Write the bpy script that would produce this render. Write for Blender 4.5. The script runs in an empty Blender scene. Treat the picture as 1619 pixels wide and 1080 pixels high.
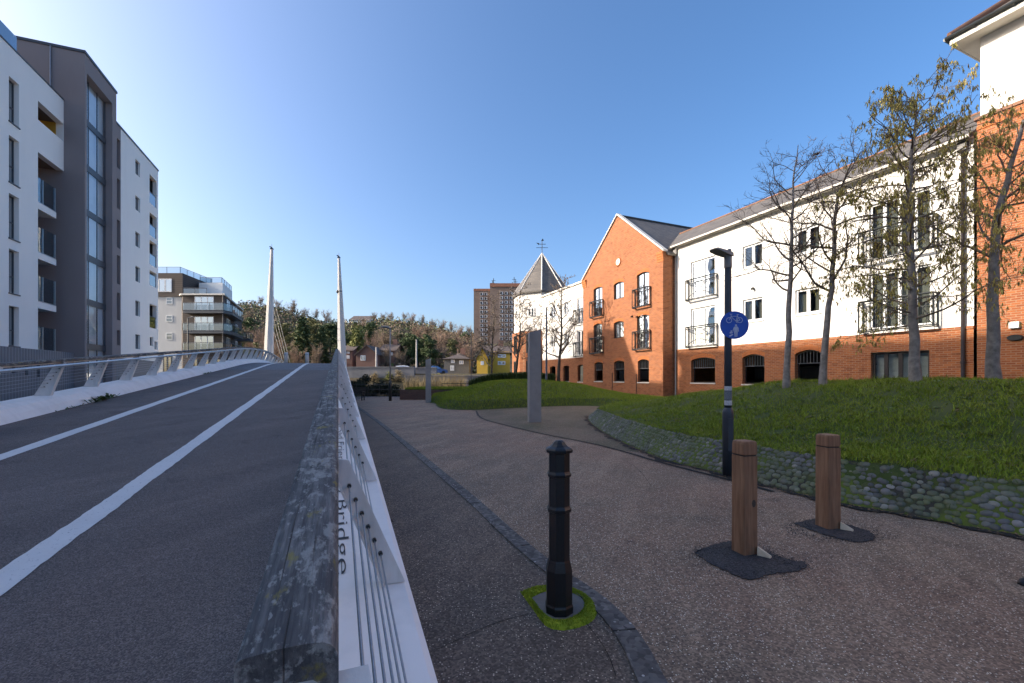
import bpy, math, random
import numpy as np
from mathutils import Vector, Matrix, noise
C = bpy.context.scene.collection
R = math.radians
CAM_H = 1.6; FPX = 700.0; HU = 809.5; HV = 598.0

# ------------------------------------------------------------------ frames and measuring
class Frame:
    """ground frame: s runs along d, t runs along e (to the right of d)"""
    def __init__(f, vp):
        a = math.atan2(vp - HU, FPX)
        f.d = (math.sin(a), math.cos(a)); f.e = (math.cos(a), -math.sin(a))
    def w(f, s, t, z=0.0):
        return (f.d[0]*s + f.e[0]*t, f.d[1]*s + f.e[1]*t, z)
    def s(f, u, T):
        a = (u-HU)/FPX; Y = T/(f.e[0]*a + f.e[1]); X = a*Y
        return f.d[0]*X + f.d[1]*Y
    def z(f, u, v, T):
        a = (u-HU)/FPX; Y = T/(f.e[0]*a + f.e[1])
        return CAM_H + (HV-v)/FPX*Y
    def st(f, x, y):
        return f.d[0]*x + f.d[1]*y, f.e[0]*x + f.e[1]*y
WF = Frame(HU)                      # plain world frame: s = Y, t = X
BF = Frame(535)                     # bridge and the flats across the river
RF = Frame(510)                     # the brick and render flats on the right
def G(u, v, z=0.0):
    Y = (CAM_H - z)*FPX/(v-HV); return ((u-HU)/FPX*Y, Y)
def PX(u, v, Y):
    return ((u-HU)/FPX*Y, Y, CAM_H + (HV-v)/FPX*Y)

# ------------------------------------------------------------------ objects
def tag(o, label=None, cat=None, group=None, kind=None):
    if label: o['label'] = label
    if cat: o['category'] = cat
    if group: o['group'] = group
    if kind: o['kind'] = kind
    return o
def empty(name, loc, label, cat, group=None):
    o = bpy.data.objects.new(name, None); C.objects.link(o); o.location = loc
    o.empty_display_size = .2
    return tag(o, label, cat, group)
def origin_of(o):
    v = Vector((0, 0, 0))
    while o: v += o.location; o = o.parent
    return v
def copy_tree(o, parent=None):
    c = o.copy(); C.objects.link(c); c.parent = parent
    for ch in [x for x in bpy.data.objects if x.parent == o]: copy_tree(ch, c)
    return c

class MB:
    def __init__(m, F=WF): m.v = []; m.f = []; m.sm = []; m.F = F; m.mi = []; m.cur = 0
    def add(m, vs, fs, smooth=False):
        b = len(m.v); m.v += [tuple(p) for p in vs]
        for f in fs: m.f.append(tuple(i+b for i in f)); m.sm.append(smooth); m.mi.append(m.cur)
    def quad(m, *p): m.add(p, [tuple(range(len(p)))])
    def fq(m, *p): m.add([m.F.w(*q) for q in p], [tuple(range(len(p)))])
    def box(m, s0, s1, t0, t1, z0, z1):
        w = m.F.w
        P = [w(s0,t0,z0), w(s1,t0,z0), w(s1,t1,z0), w(s0,t1,z0), w(s0,t0,z1), w(s1,t0,z1), w(s1,t1,z1), w(s0,t1,z1)]
        m.add(P, [(0,1,2,3),(7,6,5,4),(0,4,5,1),(1,5,6,2),(2,6,7,3),(3,7,4,0)])
    def bbox(m, s0, s1, t0, t1, z0, z1, b=.01):
        """box with small chamfers on the upright edges and the top"""
        w = m.F.w
        pts = []
        for (k, z) in ((0, z0), (0, z1-b), (b, z1)):
            a0, a1, c0, c1 = s0+k, s1-k, t0+k, t1-k
            pts += [w(a0+b,c0,z), w(a1-b,c0,z), w(a1,c0+b,z), w(a1,c1-b,z), w(a1-b,c1,z), w(a0+b,c1,z), w(a0,c1-b,z), w(a0,c0+b,z)]
        fs = []
        for r in range(2):
            for i in range(8): fs.append((r*8+i, r*8+(i+1)%8, r*8+8+(i+1)%8, r*8+8+i))
        fs.append(tuple(range(16, 24))); fs.append(tuple(reversed(range(8))))
        m.add(pts, fs)
    def tube(m, pts, r, n=6, caps=True, smooth=True):
        pts = [Vector(p) for p in pts]; k = len(pts)
        rs = r if hasattr(r, '__len__') else [r]*k
        vs = []; fs = []; up = None
        for i, p in enumerate(pts):
            t = (pts[min(i+1, k-1)] - pts[max(i-1, 0)])
            t = t.normalized() if t.length > 1e-9 else Vector((0, 0, 1))
            if up is None: up = Vector((0, 0, 1)) if abs(t.z) < .9 else Vector((1, 0, 0))
            a = t.cross(up)
            if a.length < 1e-5: a = t.orthogonal()
            a.normalize(); b = a.cross(t).normalized(); up = b
            for j in range(n):
                q = 2*math.pi*j/n
                vs.append(p + (a*math.cos(q) + b*math.sin(q))*rs[i])
        for i in range(k-1):
            for j in range(n):
                fs.append((i*n+j, i*n+(j+1)%n, (i+1)*n+(j+1)%n, (i+1)*n+j))
        m.add(vs, fs, smooth)
        if caps:
            b = len(m.v) - k*n
            for ring in (range(n), range((k-1)*n, k*n)):
                m.f.append(tuple(b+i for i in ring)); m.sm.append(False); m.mi.append(m.cur)
    def bar(m, p, q, r=.02, n=4): m.tube([p, q], r, n, True, False)
    def lathe(m, cx, cy, prof, n=16, smooth=True, rot=0):
        vs = []; fs = []; k = len(prof)
        for (r, z) in prof:
            for j in range(n):
                a = 2*math.pi*j/n + rot; vs.append((cx+r*math.cos(a), cy+r*math.sin(a), z))
        for i in range(k-1):
            for j in range(n): fs.append((i*n+j, i*n+(j+1)%n, (i+1)*n+(j+1)%n, (i+1)*n+j))
        fs.append(tuple(range((k-1)*n, k*n))); fs.append(tuple(reversed(range(n))))
        m.add(vs, fs, smooth)
    def prism(m, poly, z0, z1):
        n = len(poly)
        vs = [(x, y, z0) for x, y in poly] + [(x, y, z1) for x, y in poly]
        m.add(vs, [tuple(range(n, 2*n)), tuple(reversed(range(n)))] + [(i, (i+1) % n, n+(i+1) % n, n+i) for i in range(n)])
    def wall(m, T, o, s0, s1, z0, z1, holes=(), th=.25):
        """upright wall in the plane t=T, facing o; holes (a,b,c,d[,arch rise])"""
        ss = sorted({s0, s1} | {min(max(h[i], s0), s1) for h in holes for i in (0, 1)})
        zs = sorted({z0, z1} | {min(max(h[i], z0), z1) for h in holes for i in (2, 3)})
        for i in range(len(ss)-1):
            for j in range(len(zs)-1):
                sc = (ss[i]+ss[i+1])/2; zc = (zs[j]+zs[j+1])/2
                if any(h[0] < sc < h[1] and h[2] < zc < h[3] for h in holes): continue
                m.fq((ss[i],T,zs[j]), (ss[i+1],T,zs[j]), (ss[i+1],T,zs[j+1]), (ss[i],T,zs[j+1]))
        B = T - o*th
        for h in holes:
            a, b, c, d = h[:4]; ar = h[4] if len(h) > 4 else 0
            m.fq((a,T,c), (b,T,c), (b,B,c), (a,B,c))
            m.fq((a,T,c), (a,B,c), (a,B,d-ar), (a,T,d-ar)); m.fq((b,T,c), (b,B,c), (b,B,d-ar), (b,T,d-ar))
            if not ar: m.fq((a,T,d), (b,T,d), (b,B,d), (a,B,d))
            else:
                N = 10
                for k in range(N):
                    x0 = k/N; x1 = (k+1)/N
                    y0 = d-ar*(2*x0-1)**2; y1 = d-ar*(2*x1-1)**2
                    sa = a+(b-a)*x0; sb = a+(b-a)*x1
                    m.fq((sa,T,y0), (sb,T,y1), (sb,T,d), (sa,T,d)); m.fq((sa,T,y0), (sb,T,y1), (sb,B,y1), (sa,B,y0))
    def build(m, name, mat, parent=None, base=None):
        me = bpy.data.meshes.new(name)
        org = origin_of(parent) if parent else Vector(base or (0, 0, 0))
        V = np.array(m.v, dtype=np.float64) - np.array(org)
        me.from_pydata(V.tolist(), [], m.f)
        me.polygons.foreach_set('use_smooth', m.sm)
        mats = mat if isinstance(mat, (list, tuple)) else [mat]
        for x in mats: me.materials.append(x)
        if len(mats) > 1: me.polygons.foreach_set('material_index', m.mi)
        me.update()
        o = bpy.data.objects.new(name, me); C.objects.link(o)
        if parent: o.parent = parent
        else: o.location = org
        return o

def np_mesh(name, V, F, mat, parent=None, smooth=False, org=None):
    """V (n,3) float array, F (m,k) int array, same k for every face"""
    if org is None: org = origin_of(parent) if parent else Vector((0, 0, 0))
    V = np.asarray(V, dtype=np.float32) - np.array(org, dtype=np.float32); F = np.asarray(F, dtype=np.int32)
    me = bpy.data.meshes.new(name); m, k = F.shape
    me.vertices.add(len(V)); me.vertices.foreach_set('co', V.ravel())
    me.loops.add(m*k); me.loops.foreach_set('vertex_index', F.ravel())
    me.polygons.add(m); me.polygons.foreach_set('loop_start', np.arange(0, m*k, k, dtype=np.int32))
    me.polygons.foreach_set('loop_total', np.full(m, k, dtype=np.int32))
    if smooth: me.polygons.foreach_set('use_smooth', np.ones(m, dtype=bool))
    mats = mat if isinstance(mat, (list, tuple)) else [mat]
    for x in mats: me.materials.append(x)
    me.update(calc_edges=True); me.validate()
    o = bpy.data.objects.new(name, me); C.objects.link(o)
    if parent: o.parent = parent
    else: o.location = org
    return o

# ------------------------------------------------------------------ materials
class NT:
    def __init__(n, name):
        n.m = bpy.data.materials.new(name); n.m.use_nodes = True
        n.t = n.m.node_tree; n.b = n.t.nodes['Principled BSDF']; n.l = n.t.links
    def nd(n, typ, **kw):
        x = n.t.nodes.new(typ)
        for k, v in kw.items(): setattr(x, k, v)
        return x
    def lk(n, a, b): n.l.new(a, b)
    def setin(n, sock, v):
        if hasattr(v, 'is_linked') or isinstance(v, bpy.types.NodeSocket): n.lk(v, sock)
        else: sock.default_value = v
    def pos(n): return n.nd('ShaderNodeNewGeometry').outputs['Position']
    def obj(n): return n.nd('ShaderNodeTexCoord').outputs['Object']
    def mapv(n, vec, scale=(1,1,1), rot=(0,0,0), loc=(0,0,0)):
        x = n.nd('ShaderNodeMapping'); n.lk(vec, x.inputs[0]); x.inputs['Scale'].default_value = scale
        x.inputs['Rotation'].default_value = rot; x.inputs['Location'].default_value = loc; return x.outputs[0]
    def noise(n, vec, scale, detail=5, rough=.6, out=0):
        x = n.nd('ShaderNodeTexNoise'); n.lk(vec, x.inputs['Vector']); x.inputs['Scale'].default_value = scale
        x.inputs['Detail'].default_value = detail; x.inputs['Roughness'].default_value = rough; return x.outputs[out]
    def voro(n, vec, scale, feature='F1', out='Distance'):
        x = n.nd('ShaderNodeTexVoronoi', feature=feature); n.lk(vec, x.inputs['Vector']); x.inputs['Scale'].default_value = scale
        return x.outputs[out]
    def ramp(n, fac, stops):
        x = n.nd('ShaderNodeValToRGB'); n.lk(fac, x.inputs[0]); e = x.color_ramp.elements
        while len(e) < len(stops): e.new(.5)
        for i, (p, c) in enumerate(stops):
            e[i].position = p; e[i].color = (c, c, c, 1) if not hasattr(c, '__len__') else (*c, 1)
        return x.outputs[0]
    def mix(n, fac, a, b, mode='MIX'):
        x = n.nd('ShaderNodeMix', data_type='RGBA', blend_type=mode)
        for s, v in ((x.inputs[0], fac), (x.inputs[6], a), (x.inputs[7], b)):
            if isinstance(v, bpy.types.NodeSocket): n.lk(v, s)
            else: s.default_value = (*v, 1) if hasattr(v, '__len__') else v
        return x.outputs[2]
    def math(n, op, a, b=None):
        x = n.nd('ShaderNodeMath', operation=op)
        for i, v in enumerate((a, b)):
            if v is None: continue
            if isinstance(v, bpy.types.NodeSocket): n.lk(v, x.inputs[i])
            else: x.inputs[i].default_value = v
        return x.outputs[0]
    def dot(n, vec, d):
        x = n.nd('ShaderNodeVectorMath', operation='DOT_PRODUCT'); n.lk(vec, x.inputs[0]); x.inputs[1].default_value = d
        return x.outputs['Value']
    def comb(n, x, y, z=0.0):
        c = n.nd('ShaderNodeCombineXYZ')
        for i, v in enumerate((x, y, z)):
            if isinstance(v, bpy.types.NodeSocket): n.lk(v, c.inputs[i])
            else: c.inputs[i].default_value = v
        return c.outputs[0]
    def bump(n, h, strength=.3, dist=.01):
        x = n.nd('ShaderNodeBump'); n.lk(h, x.inputs['Height']); x.inputs['Strength'].default_value = strength
        x.inputs['Distance'].default_value = dist; n.lk(x.outputs[0], n.b.inputs['Normal'])
    def col(n, c):
        if isinstance(c, bpy.types.NodeSocket): n.lk(c, n.b.inputs['Base Color'])
        else: n.b.inputs['Base Color'].default_value = (*c, 1)
    def rough(n, r):
        if isinstance(r, bpy.types.NodeSocket): n.lk(r, n.b.inputs['Roughness'])
        else: n.b.inputs['Roughness'].default_value = r

def m_plain(name, c1, c2=None, scale=3, rough=.7, metal=0, bump=0, bscale=60, spec=.5, streak=False, objspace=False):
    n = NT(name); c2 = c2 or tuple(x*.8 for x in c1)
    p = n.obj() if objspace else n.pos()
    if streak: p = n.mapv(p, scale=(1, 1, .15))
    n.col(n.mix(n.ramp(n.noise(p, scale), [(.3, 0), (.7, 1)]), c1, c2)); n.rough(rough)
    n.b.inputs['Metallic'].default_value = metal; n.b.inputs['Specular IOR Level'].default_value = spec
    if bump: n.bump(n.noise(p, bscale, 4), bump, .01)
    return n.m
def m_brick(name, F, c1, c2, mortar, bw=.225, bh=.075, ms=.012, rough=.85, weather=.25, stainc=(.38,.24,.14), bump=.4):
    n = NT(name); p = n.pos()
    u = n.dot(p, (F.d[0]+F.e[0], F.d[1]+F.e[1], 0)); z = n.dot(p, (0, 0, 1))
    b = n.nd('ShaderNodeTexBrick'); n.lk(n.comb(u, z), b.inputs['Vector'])
    b.inputs['Scale'].default_value = 1; b.inputs['Brick Width'].default_value = bw; b.inputs['Row Height'].default_value = bh
    b.inputs['Mortar Size'].default_value = ms; b.inputs['Mortar Smooth'].default_value = .2; b.inputs['Bias'].default_value = 0
    b.inputs['Color1'].default_value = (*c1, 1); b.inputs['Color2'].default_value = (*c2, 1); b.inputs['Mortar'].default_value = (*mortar, 1)
    big = n.ramp(n.noise(p, .45, 6), [(.35, 0), (.75, 1)])
    c = n.mix(n.math('MULTIPLY', big, weather), b.outputs[0], tuple(x*.55 for x in c1))
    cell = n.nd('ShaderNodeTexWhiteNoise', noise_dimensions='2D'); row = n.math('FLOOR', n.math('DIVIDE', z, bh)); colm = n.math('FLOOR', n.math('ADD', n.math('DIVIDE', u, bw), n.math('MULTIPLY', n.math('MODULO', row, 2.0), .5))); n.lk(n.comb(colm, row), cell.inputs['Vector'])
    c = n.mix(n.ramp(cell.outputs['Value'], [(0, .55), (.12, .1), (.6, 0), (.9, 0), (1, .3)]), c, tuple(x*.38 for x in c1)) if bump else c
    sp = n.ramp(n.noise(n.mapv(p, scale=(1, 1, .4)), 1.1, 7, .7), [(.63, 0), (.76, 1)])
    c = n.mix(n.math('MULTIPLY', sp, .22), c, stainc)
    n.col(c); n.rough(rough)
    if bump: n.bump(n.math('SUBTRACT', 1, b.outputs['Fac']), bump, .008)
    return n.m
def m_render(name, c, dirt=(.45, .43, .38), amt=.18, scale=.6):
    n = NT(name); p = n.pos()
    s = n.ramp(n.noise(n.mapv(p, scale=(1, 1, .18)), scale*2.2, 7, .65), [(.45, 0), (.8, 1)])
    c1 = n.mix(n.math('MULTIPLY', s, amt), c, dirt)
    g = n.noise(p, scale, 3); c1 = n.mix(n.math('MULTIPLY', g, .12), c1, tuple(x*.7 for x in c))
    n.col(c1); n.rough(.85); n.bump(n.noise(p, 90, 3), .12, .005); return n.m
def m_glass(name, tint=(.75, .85, .9), refl=.22, rough=.02):
    n = NT(name); t = n.t; t.nodes.remove(n.b)
    tr = n.nd('ShaderNodeBsdfTransparent'); tr.inputs[0].default_value = (*tint, 1)
    gl = n.nd('ShaderNodeBsdfGlossy'); gl.inputs['Roughness'].default_value = rough; gl.inputs['Color'].default_value = (.9, .95, 1, 1)
    lw = n.nd('ShaderNodeLayerWeight'); lw.inputs[0].default_value = .35
    f = n.math('ADD', n.math('MULTIPLY', lw.outputs['Fresnel'], .75), refl)
    nz = n.noise(n.pos(), .8, 2); bp = n.nd('ShaderNodeBump'); bp.inputs['Strength'].default_value = .015; bp.inputs['Distance'].default_value = .3
    n.lk(nz, bp.inputs['Height']); n.lk(bp.outputs[0], gl.inputs['Normal'])
    mx = n.nd('ShaderNodeMixShader'); n.lk(f, mx.inputs[0]); n.lk(tr.outputs[0], mx.inputs[1]); n.lk(gl.outputs[0], mx.inputs[2])
    n.lk(mx.outputs[0], t.nodes['Material Output'].inputs[0]); return n.m
def m_asphalt(name, base, dark, chip, chip_amt=.12, scale=85, patch=.5, reddish=None, size=.33, dirn=.37, stain=.35):
    n = NT(name); p = n.pos(); c = n.mix(n.ramp(n.noise(p, .55, 6, .65), [(.3, 0), (.72, 1)]), base, dark)
    if reddish: c = n.mix(n.math('MULTIPLY', n.ramp(n.noise(n.mapv(p, loc=(7, 3, 0)), .35, 4), [(.42, 0), (.7, 1)]), .6), c, reddish)
    u_ = n.dot(p, (math.cos(dirn), -math.sin(dirn), 0)); w_ = n.dot(p, (math.sin(-dirn), -math.cos(dirn), 0))
    st = n.ramp(n.noise(n.comb(u_, n.math('MULTIPLY', w_, .16)), 2.0, 7, .7), [(.47, 0), (.70, 1)]); c = n.mix(n.math('MULTIPLY', st, patch*.55), c, tuple(x*1.7 for x in base))
    dk_ = n.ramp(n.noise(n.mapv(p, loc=(31, 17, 0)), 1.3, 7, .7), [(.56, 0), (.70, 1)]); c = n.mix(n.math('MULTIPLY', dk_, stain), c, tuple(x*.4 for x in dark))
    pl_ = n.ramp(n.noise(n.mapv(p, loc=(3, 41, 0)), .8, 7, .72), [(.60, 0), (.70, 1)]); c = n.mix(n.math('MULTIPLY', pl_, stain), c, tuple(x*1.45 for x in base))
    v = n.nd('ShaderNodeTexVoronoi'); n.lk(p, v.inputs['Vector']); v.inputs['Scale'].default_value = scale
    rnd = n.nd('ShaderNodeSeparateColor'); n.lk(v.outputs['Color'], rnd.inputs[0])
    pick = n.math('GREATER_THAN', rnd.outputs[0], 1-chip_amt); near = n.math('LESS_THAN', v.outputs['Distance'], size)
    tone = n.mix(rnd.outputs[1], tuple(x*.35 for x in chip), chip)
    # every stone of the surface varies a little; a few are pale
    gv = n.math('ADD', n.math('MULTIPLY', n.math('POWER', rnd.outputs[2], 1.6), 1.05), .58); vm = n.nd('ShaderNodeVectorMath', operation='MULTIPLY'); n.lk(c, vm.inputs[0]); n.lk(n.comb(gv, gv, gv), vm.inputs[1]); c = vm.outputs[0]
    c = n.mix(n.math('MULTIPLY', pick, near), c, tone)
    n.col(c); n.rough(.8); n.b.inputs['Specular IOR Level'].default_value = .35
    n.bump(n.math('SUBTRACT', 1, v.outputs['Distance']), .55, .006); return n.m

M = {}
M['deck'] = m_asphalt('deck_asphalt', (.165,.132,.118), (.122,.100,.093), (.46,.41,.38), .07, 150, .6, stain=.45)
M['deck_new'] = m_asphalt('deck_new_asphalt', (.155,.155,.165), (.13,.13,.14), (.35,.34,.34), .04, 110)
M['path'] = m_asphalt('path_asphalt', (.230,.165,.112), (.135,.100,.074), (.90,.80,.64), .19, 78, .9, (.27,.150,.098), .38, stain=.6)
M['verge'] = m_asphalt('verge_asphalt', (.135,.102,.076), (.092,.074,.060), (.65,.54,.42), .16, 72, .7, None, .36, stain=.55)
M['side'] = m_asphalt('side_path_grit', (.165,.115,.082), (.11,.10,.058), (.6,.5,.38), .10, 60, .5, (.05,.055,.022), .36)
M['patch'] = m_asphalt('patch_tarmac', (.04,.041,.045), (.028,.029,.032), (.12,.12,.13), .06, 80, .2)
M['kerb'] = m_asphalt('kerb_stone', (.115,.108,.10), (.075,.072,.07), (.6,.58,.55), .10, 30, .6, None, .28)
M['soil'] = m_asphalt('soil_litter', (.022,.018,.014), (.012,.011,.01), (.16,.11,.07), .12, 45, .3, None, .45)
M['dirt'] = m_plain('ground_earth', (.05,.05,.026), (.07,.055,.035), .4, .95, bump=.4, bscale=6)
M['hill'] = m_plain('hill_earth', (.030,.034,.014), (.060,.045,.025), .12, .95, bump=.5, bscale=3)
M['gbase'] = m_plain('grass_ground', (.035,.062,.009), (.06,.075,.014), 2.5, .95, bump=.5, bscale=40)
M['moss'] = m_plain('moss', (.30,.38,.018), (.20,.26,.016), 9, .95, bump=.9, bscale=55)
M['concrete'] = m_plain('concrete', (.15,.145,.135), (.10,.098,.09), 4, .85, bump=.3, bscale=50)
M['quay'] = m_render('quay_concrete', (.20,.205,.22), (.07,.07,.07), .55, .25)
M['white_render'] = m_render('white_render', (.78,.75,.69), (.52,.48,.42), .10, .5)
M['flat_render'] = m_render('flats_white_render', (.88,.85,.80), (.6,.58,.56), .14, .5)
M['grey_render'] = m_render('flats_dark_render', (.27,.23,.225), (.20,.17,.168), .25, .5)
M['brick'] = m_brick('orange_brick', RF, (.42,.124,.032), (.25,.066,.021), (.36,.21,.12))
M['brick_dark'] = m_brick('old_red_brick', WF, (.13,.055,.035), (.09,.04,.028), (.12,.11,.10))
M['house_brick'] = m_brick('house_brick', WF, (.22,.09,.06), (.18,.075,.05), (.2,.17,.15), bump=0)
M['tower_render'] = m_render('grey_white_render', (.50,.50,.49), (.33,.33,.32), .3, .4)
M['tower_brick'] = m_brick('tower_block_brick', WF, (.215,.155,.125), (.185,.13,.105), (.2,.17,.15), bw=.9, bh=.6, ms=.03, bump=0)
M['slate'] = m_brick('roof_slate', RF, (.175,.155,.132), (.105,.095,.086), (.055,.05,.045), .30, .16, .012, .6, .3, (.22,.2,.14), .6)
M['tile_red'] = m_plain('red_ridge_tile', (.27,.135,.08), (.20,.10,.06), 6, .8, bump=.3)
M['roof_dark'] = m_plain('dark_roof', (.10,.075,.065), (.07,.055,.05), 1.5, .8)
M['coping'] = m_plain('white_coping', (.72,.68,.60), (.6,.56,.5), 2, .7)
M['stair_white'] = m_plain('white_stair_blind', (.86,.88,.88), (.74,.76,.77), 1.2, .8)
M['upvc'] = m_plain('white_window_frame', (.80,.80,.79), (.74,.74,.73), 5, .4)
M['darkframe'] = m_plain('dark_window_frame', (.030,.022,.020), (.022,.017,.016), 5, .45)
M['greyframe'] = m_plain('grey_window_frame', (.060,.066,.078), (.05,.055,.065), 5, .4)
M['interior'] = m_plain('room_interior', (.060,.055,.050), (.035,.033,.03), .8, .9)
M['curtain'] = m_plain('cream_curtain', (.25,.225,.17), (.18,.16,.12), 8, .9, streak=True)
M['blindw'] = m_plain('pale_blind', (.62,.62,.60), (.5,.5,.48), 8, .9)
M['glass'] = m_glass('window_glass', (.58,.64,.64), .02)
M['glass_stair'] = m_glass('stair_glass', (.90,.95,1.0), .16)
M['glass_dim'] = m_glass('balcony_screen_glass', (.45,.52,.58), .12)
M['glass_blue'] = m_glass('tinted_window_glass', (.35,.42,.5), .38)
M['glass_bal'] = m_glass('balcony_glass', (.80,.90,.93), .14)
M['bridge_white'] = m_render('bridge_white_paint', (.90,.87,.83), (.33,.33,.30), .30, 1.2)
M['mast'] = m_render('mast_paint', (.66,.64,.60), (.36,.34,.30), .45, .8)
M['steel'] = m_plain('stainless_steel', (.55,.56,.58), (.42,.43,.45), 12, .32, .9)
M['wire'] = m_plain('wire_rope', (.42,.43,.45), (.32,.33,.35), 60, .4, .8)
M['post'] = m_render('parapet_post_paint', (.72,.72,.71), (.26,.25,.19), .55, 2.4)
M['iron'] = m_plain('black_ironwork', (.026,.030,.029), (.018,.02,.02), 20, .45)
M['bollard'] = m_plain('black_bollard_paint', (.011,.012,.015), (.007,.008,.009), 25, .42, bump=.15, bscale=90)
M['lamp_paint'] = m_plain('dark_blue_grey_paint', (.040,.052,.072), (.03,.04,.055), 6, .42)
M['lamp_head'] = m_plain('lamp_head_grey', (.25,.24,.22), (.2,.19,.18), 8, .5)
M['sign_blue'] = m_plain('sign_blue', (.008,.085,.52), (.007,.07,.44), 12, .4)
M['sign_white'] = m_plain('sign_white', (.55,.60,.72), (.36,.42,.62), 26, .5)
M['sticker'] = m_plain('torn_sticker', (.6,.62,.65), (.35,.38,.42), 40, .6)
M['ink'] = m_plain('black_lettering', (.012,.012,.013), (.02,.02,.02), 30, .5)
M['stone'] = m_plain('standing_stone', (.33,.315,.30), (.23,.22,.212), 1.6, .8, bump=.3, bscale=25)
M['timber_grey'] = m_plain('dark_timber_cladding', (.075,.062,.055), (.05,.042,.038), 3, .8)
M['yellow'] = m_plain('yellow_paint', (.66,.41,.05), (.56,.34,.045), 1, .8)
M['orange_loggia'] = m_plain('ochre_panel', (.60,.33,.04), (.52,.28,.035), 1, .8)
M['soffit'] = m_plain('brown_soffit', (.20,.135,.095), (.16,.11,.08), 2, .8)
M['bark_pale'] = m_plain('pale_mottled_bark', (.30,.275,.25), (.13,.12,.11), 9, .9, bump=.6, bscale=30)
M['bark'] = m_plain('brown_bark', (.085,.070,.055), (.05,.042,.035), 7, .9, bump=.6, bscale=30)
M['twig'] = m_plain('brown_twigs', (.20,.155,.115), (.13,.10,.078), 2, .9)
M['twig_far'] = m_plain('far_twigs', (.27,.20,.14), (.19,.145,.105), .3, .95)
M['twig_pink'] = m_plain('reddish_twigs', (.33,.225,.16), (.24,.165,.12), .3, .95)
M['leaf_dark'] = m_plain('dark_needles', (.045,.075,.026), (.085,.115,.038), .7, .8, objspace=True)
M['leaf_mid'] = m_plain('ivy_leaves', (.13,.15,.038), (.20,.20,.055), .7, .8, objspace=True)
M['leaf_olive'] = m_plain('olive_leaves', (.175,.165,.060), (.125,.13,.048), .7, .8, objspace=True)
M['leaf_bush'] = m_plain('dark_bush_leaves', (.018,.026,.013), (.028,.035,.018), 1.5, .8)
M['hedge'] = m_plain('strap_leaves', (.075,.115,.022), (.04,.065,.015), 3, .7)
M['reed'] = m_plain('dry_reeds', (.30,.24,.12), (.19,.14,.07), 3, .9)
M['weed'] = m_plain('broad_weed_leaves', (.10,.19,.035), (.07,.14,.03), 5, .6)
M['dead'] = m_plain('dead_leaves', (.24,.15,.075), (.10,.07,.045), 30, .9)
M['rubber'] = m_plain('black_rubber', (.012,.012,.014), (.02,.02,.022), 20, .6)
M['blond'] = m_plain('fresh_split_wood', (.75,.66,.50), (.58,.48,.34), 12, .8)
def car_paint(name, c): return m_plain(name, c, tuple(x*.9 for x in c), 2, .25)
M['car_red'] = car_paint('red_car_paint', (.55,.03,.03)); M['car_white'] = car_paint('white_car_paint', (.75,.75,.75)); M['car_silver'] = car_paint('silver_car_paint', (.35,.36,.38))
M['car_blue'] = car_paint('blue_car_paint', (.06,.12,.28))

def m_grass():
    n = NT('grass_blades'); p = n.pos()
    c = n.mix(n.ramp(n.noise(p, .9, 4), [(.32, 0), (.68, 1)]), (.175,.285,.018), (.275,.36,.030))
    c = n.mix(n.ramp(n.noise(p, 9, 3), [(.45, 0), (.7, 1)]), c, (.24,.25,.05))
    c = n.mix(n.math('MULTIPLY', n.ramp(n.noise(n.mapv(p, loc=(3, 9, 1)), 1.6, 4), [(.62, 0), (.75, 1)]), .5), c, (.15,.12,.05))
    rp_ = n.nd('ShaderNodeNewGeometry').outputs['Random Per Island']; c = n.mix(.6, c, n.mix(n.ramp(rp_, [(0, 0), (.8, .45), (1, 1)]), n.mix(.5, c, (.05,.11,.012)), (.30,.30,.07)))
    n.col(c); n.rough(.7); n.b.inputs['Specular IOR Level'].default_value = .06
    return n.m
M['grass'] = m_grass()
def m_cobble():
    n = NT('grey_cobbles'); p = n.pos()
    rp_ = n.nd('ShaderNodeNewGeometry').outputs['Random Per Island']
    c = n.ramp(rp_, [(0, (.07,.07,.073)), (.5, (.135,.13,.125)), (.85, (.20,.195,.195)), (1, (.34,.32,.29))])
    c = n.mix(n.math('MULTIPLY', n.ramp(n.noise(p, 1.6, 6, .7), [(.40, 0), (.60, 1)]), .78), c, (.10,.13,.022))
    c = n.mix(n.math('MULTIPLY', n.noise(p, 35, 3), .4), c, (.06,.06,.06))
    n.col(c); n.rough(.65); n.bump(n.noise(p, 80, 3), .3, .004); return n.m
M['cobble'] = m_cobble()
def m_mossbed():
    n = NT('mossy_mortar'); p = n.pos()
    n.col(n.mix(n.ramp(n.noise(p, 1.7, 5), [(.40, 0), (.58, 1)]), (.04,.038,.03), (.095,.13,.016))); n.rough(.95)
    n.bump(n.noise(p, 60, 4), .6, .01); return n.m
M['mossbed'] = m_mossbed()
def m_catkin():
    n = NT('catkins'); p = n.pos()
    rp_ = n.nd('ShaderNodeNewGeometry').outputs['Random Per Island']; n.col(n.ramp(rp_, [(0, (.20,.12,.05)), (.4, (.40,.32,.07)), (1, (.60,.52,.14))])); n.rough(.8)
    return n.m
M['catkin'] = m_catkin()
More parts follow.
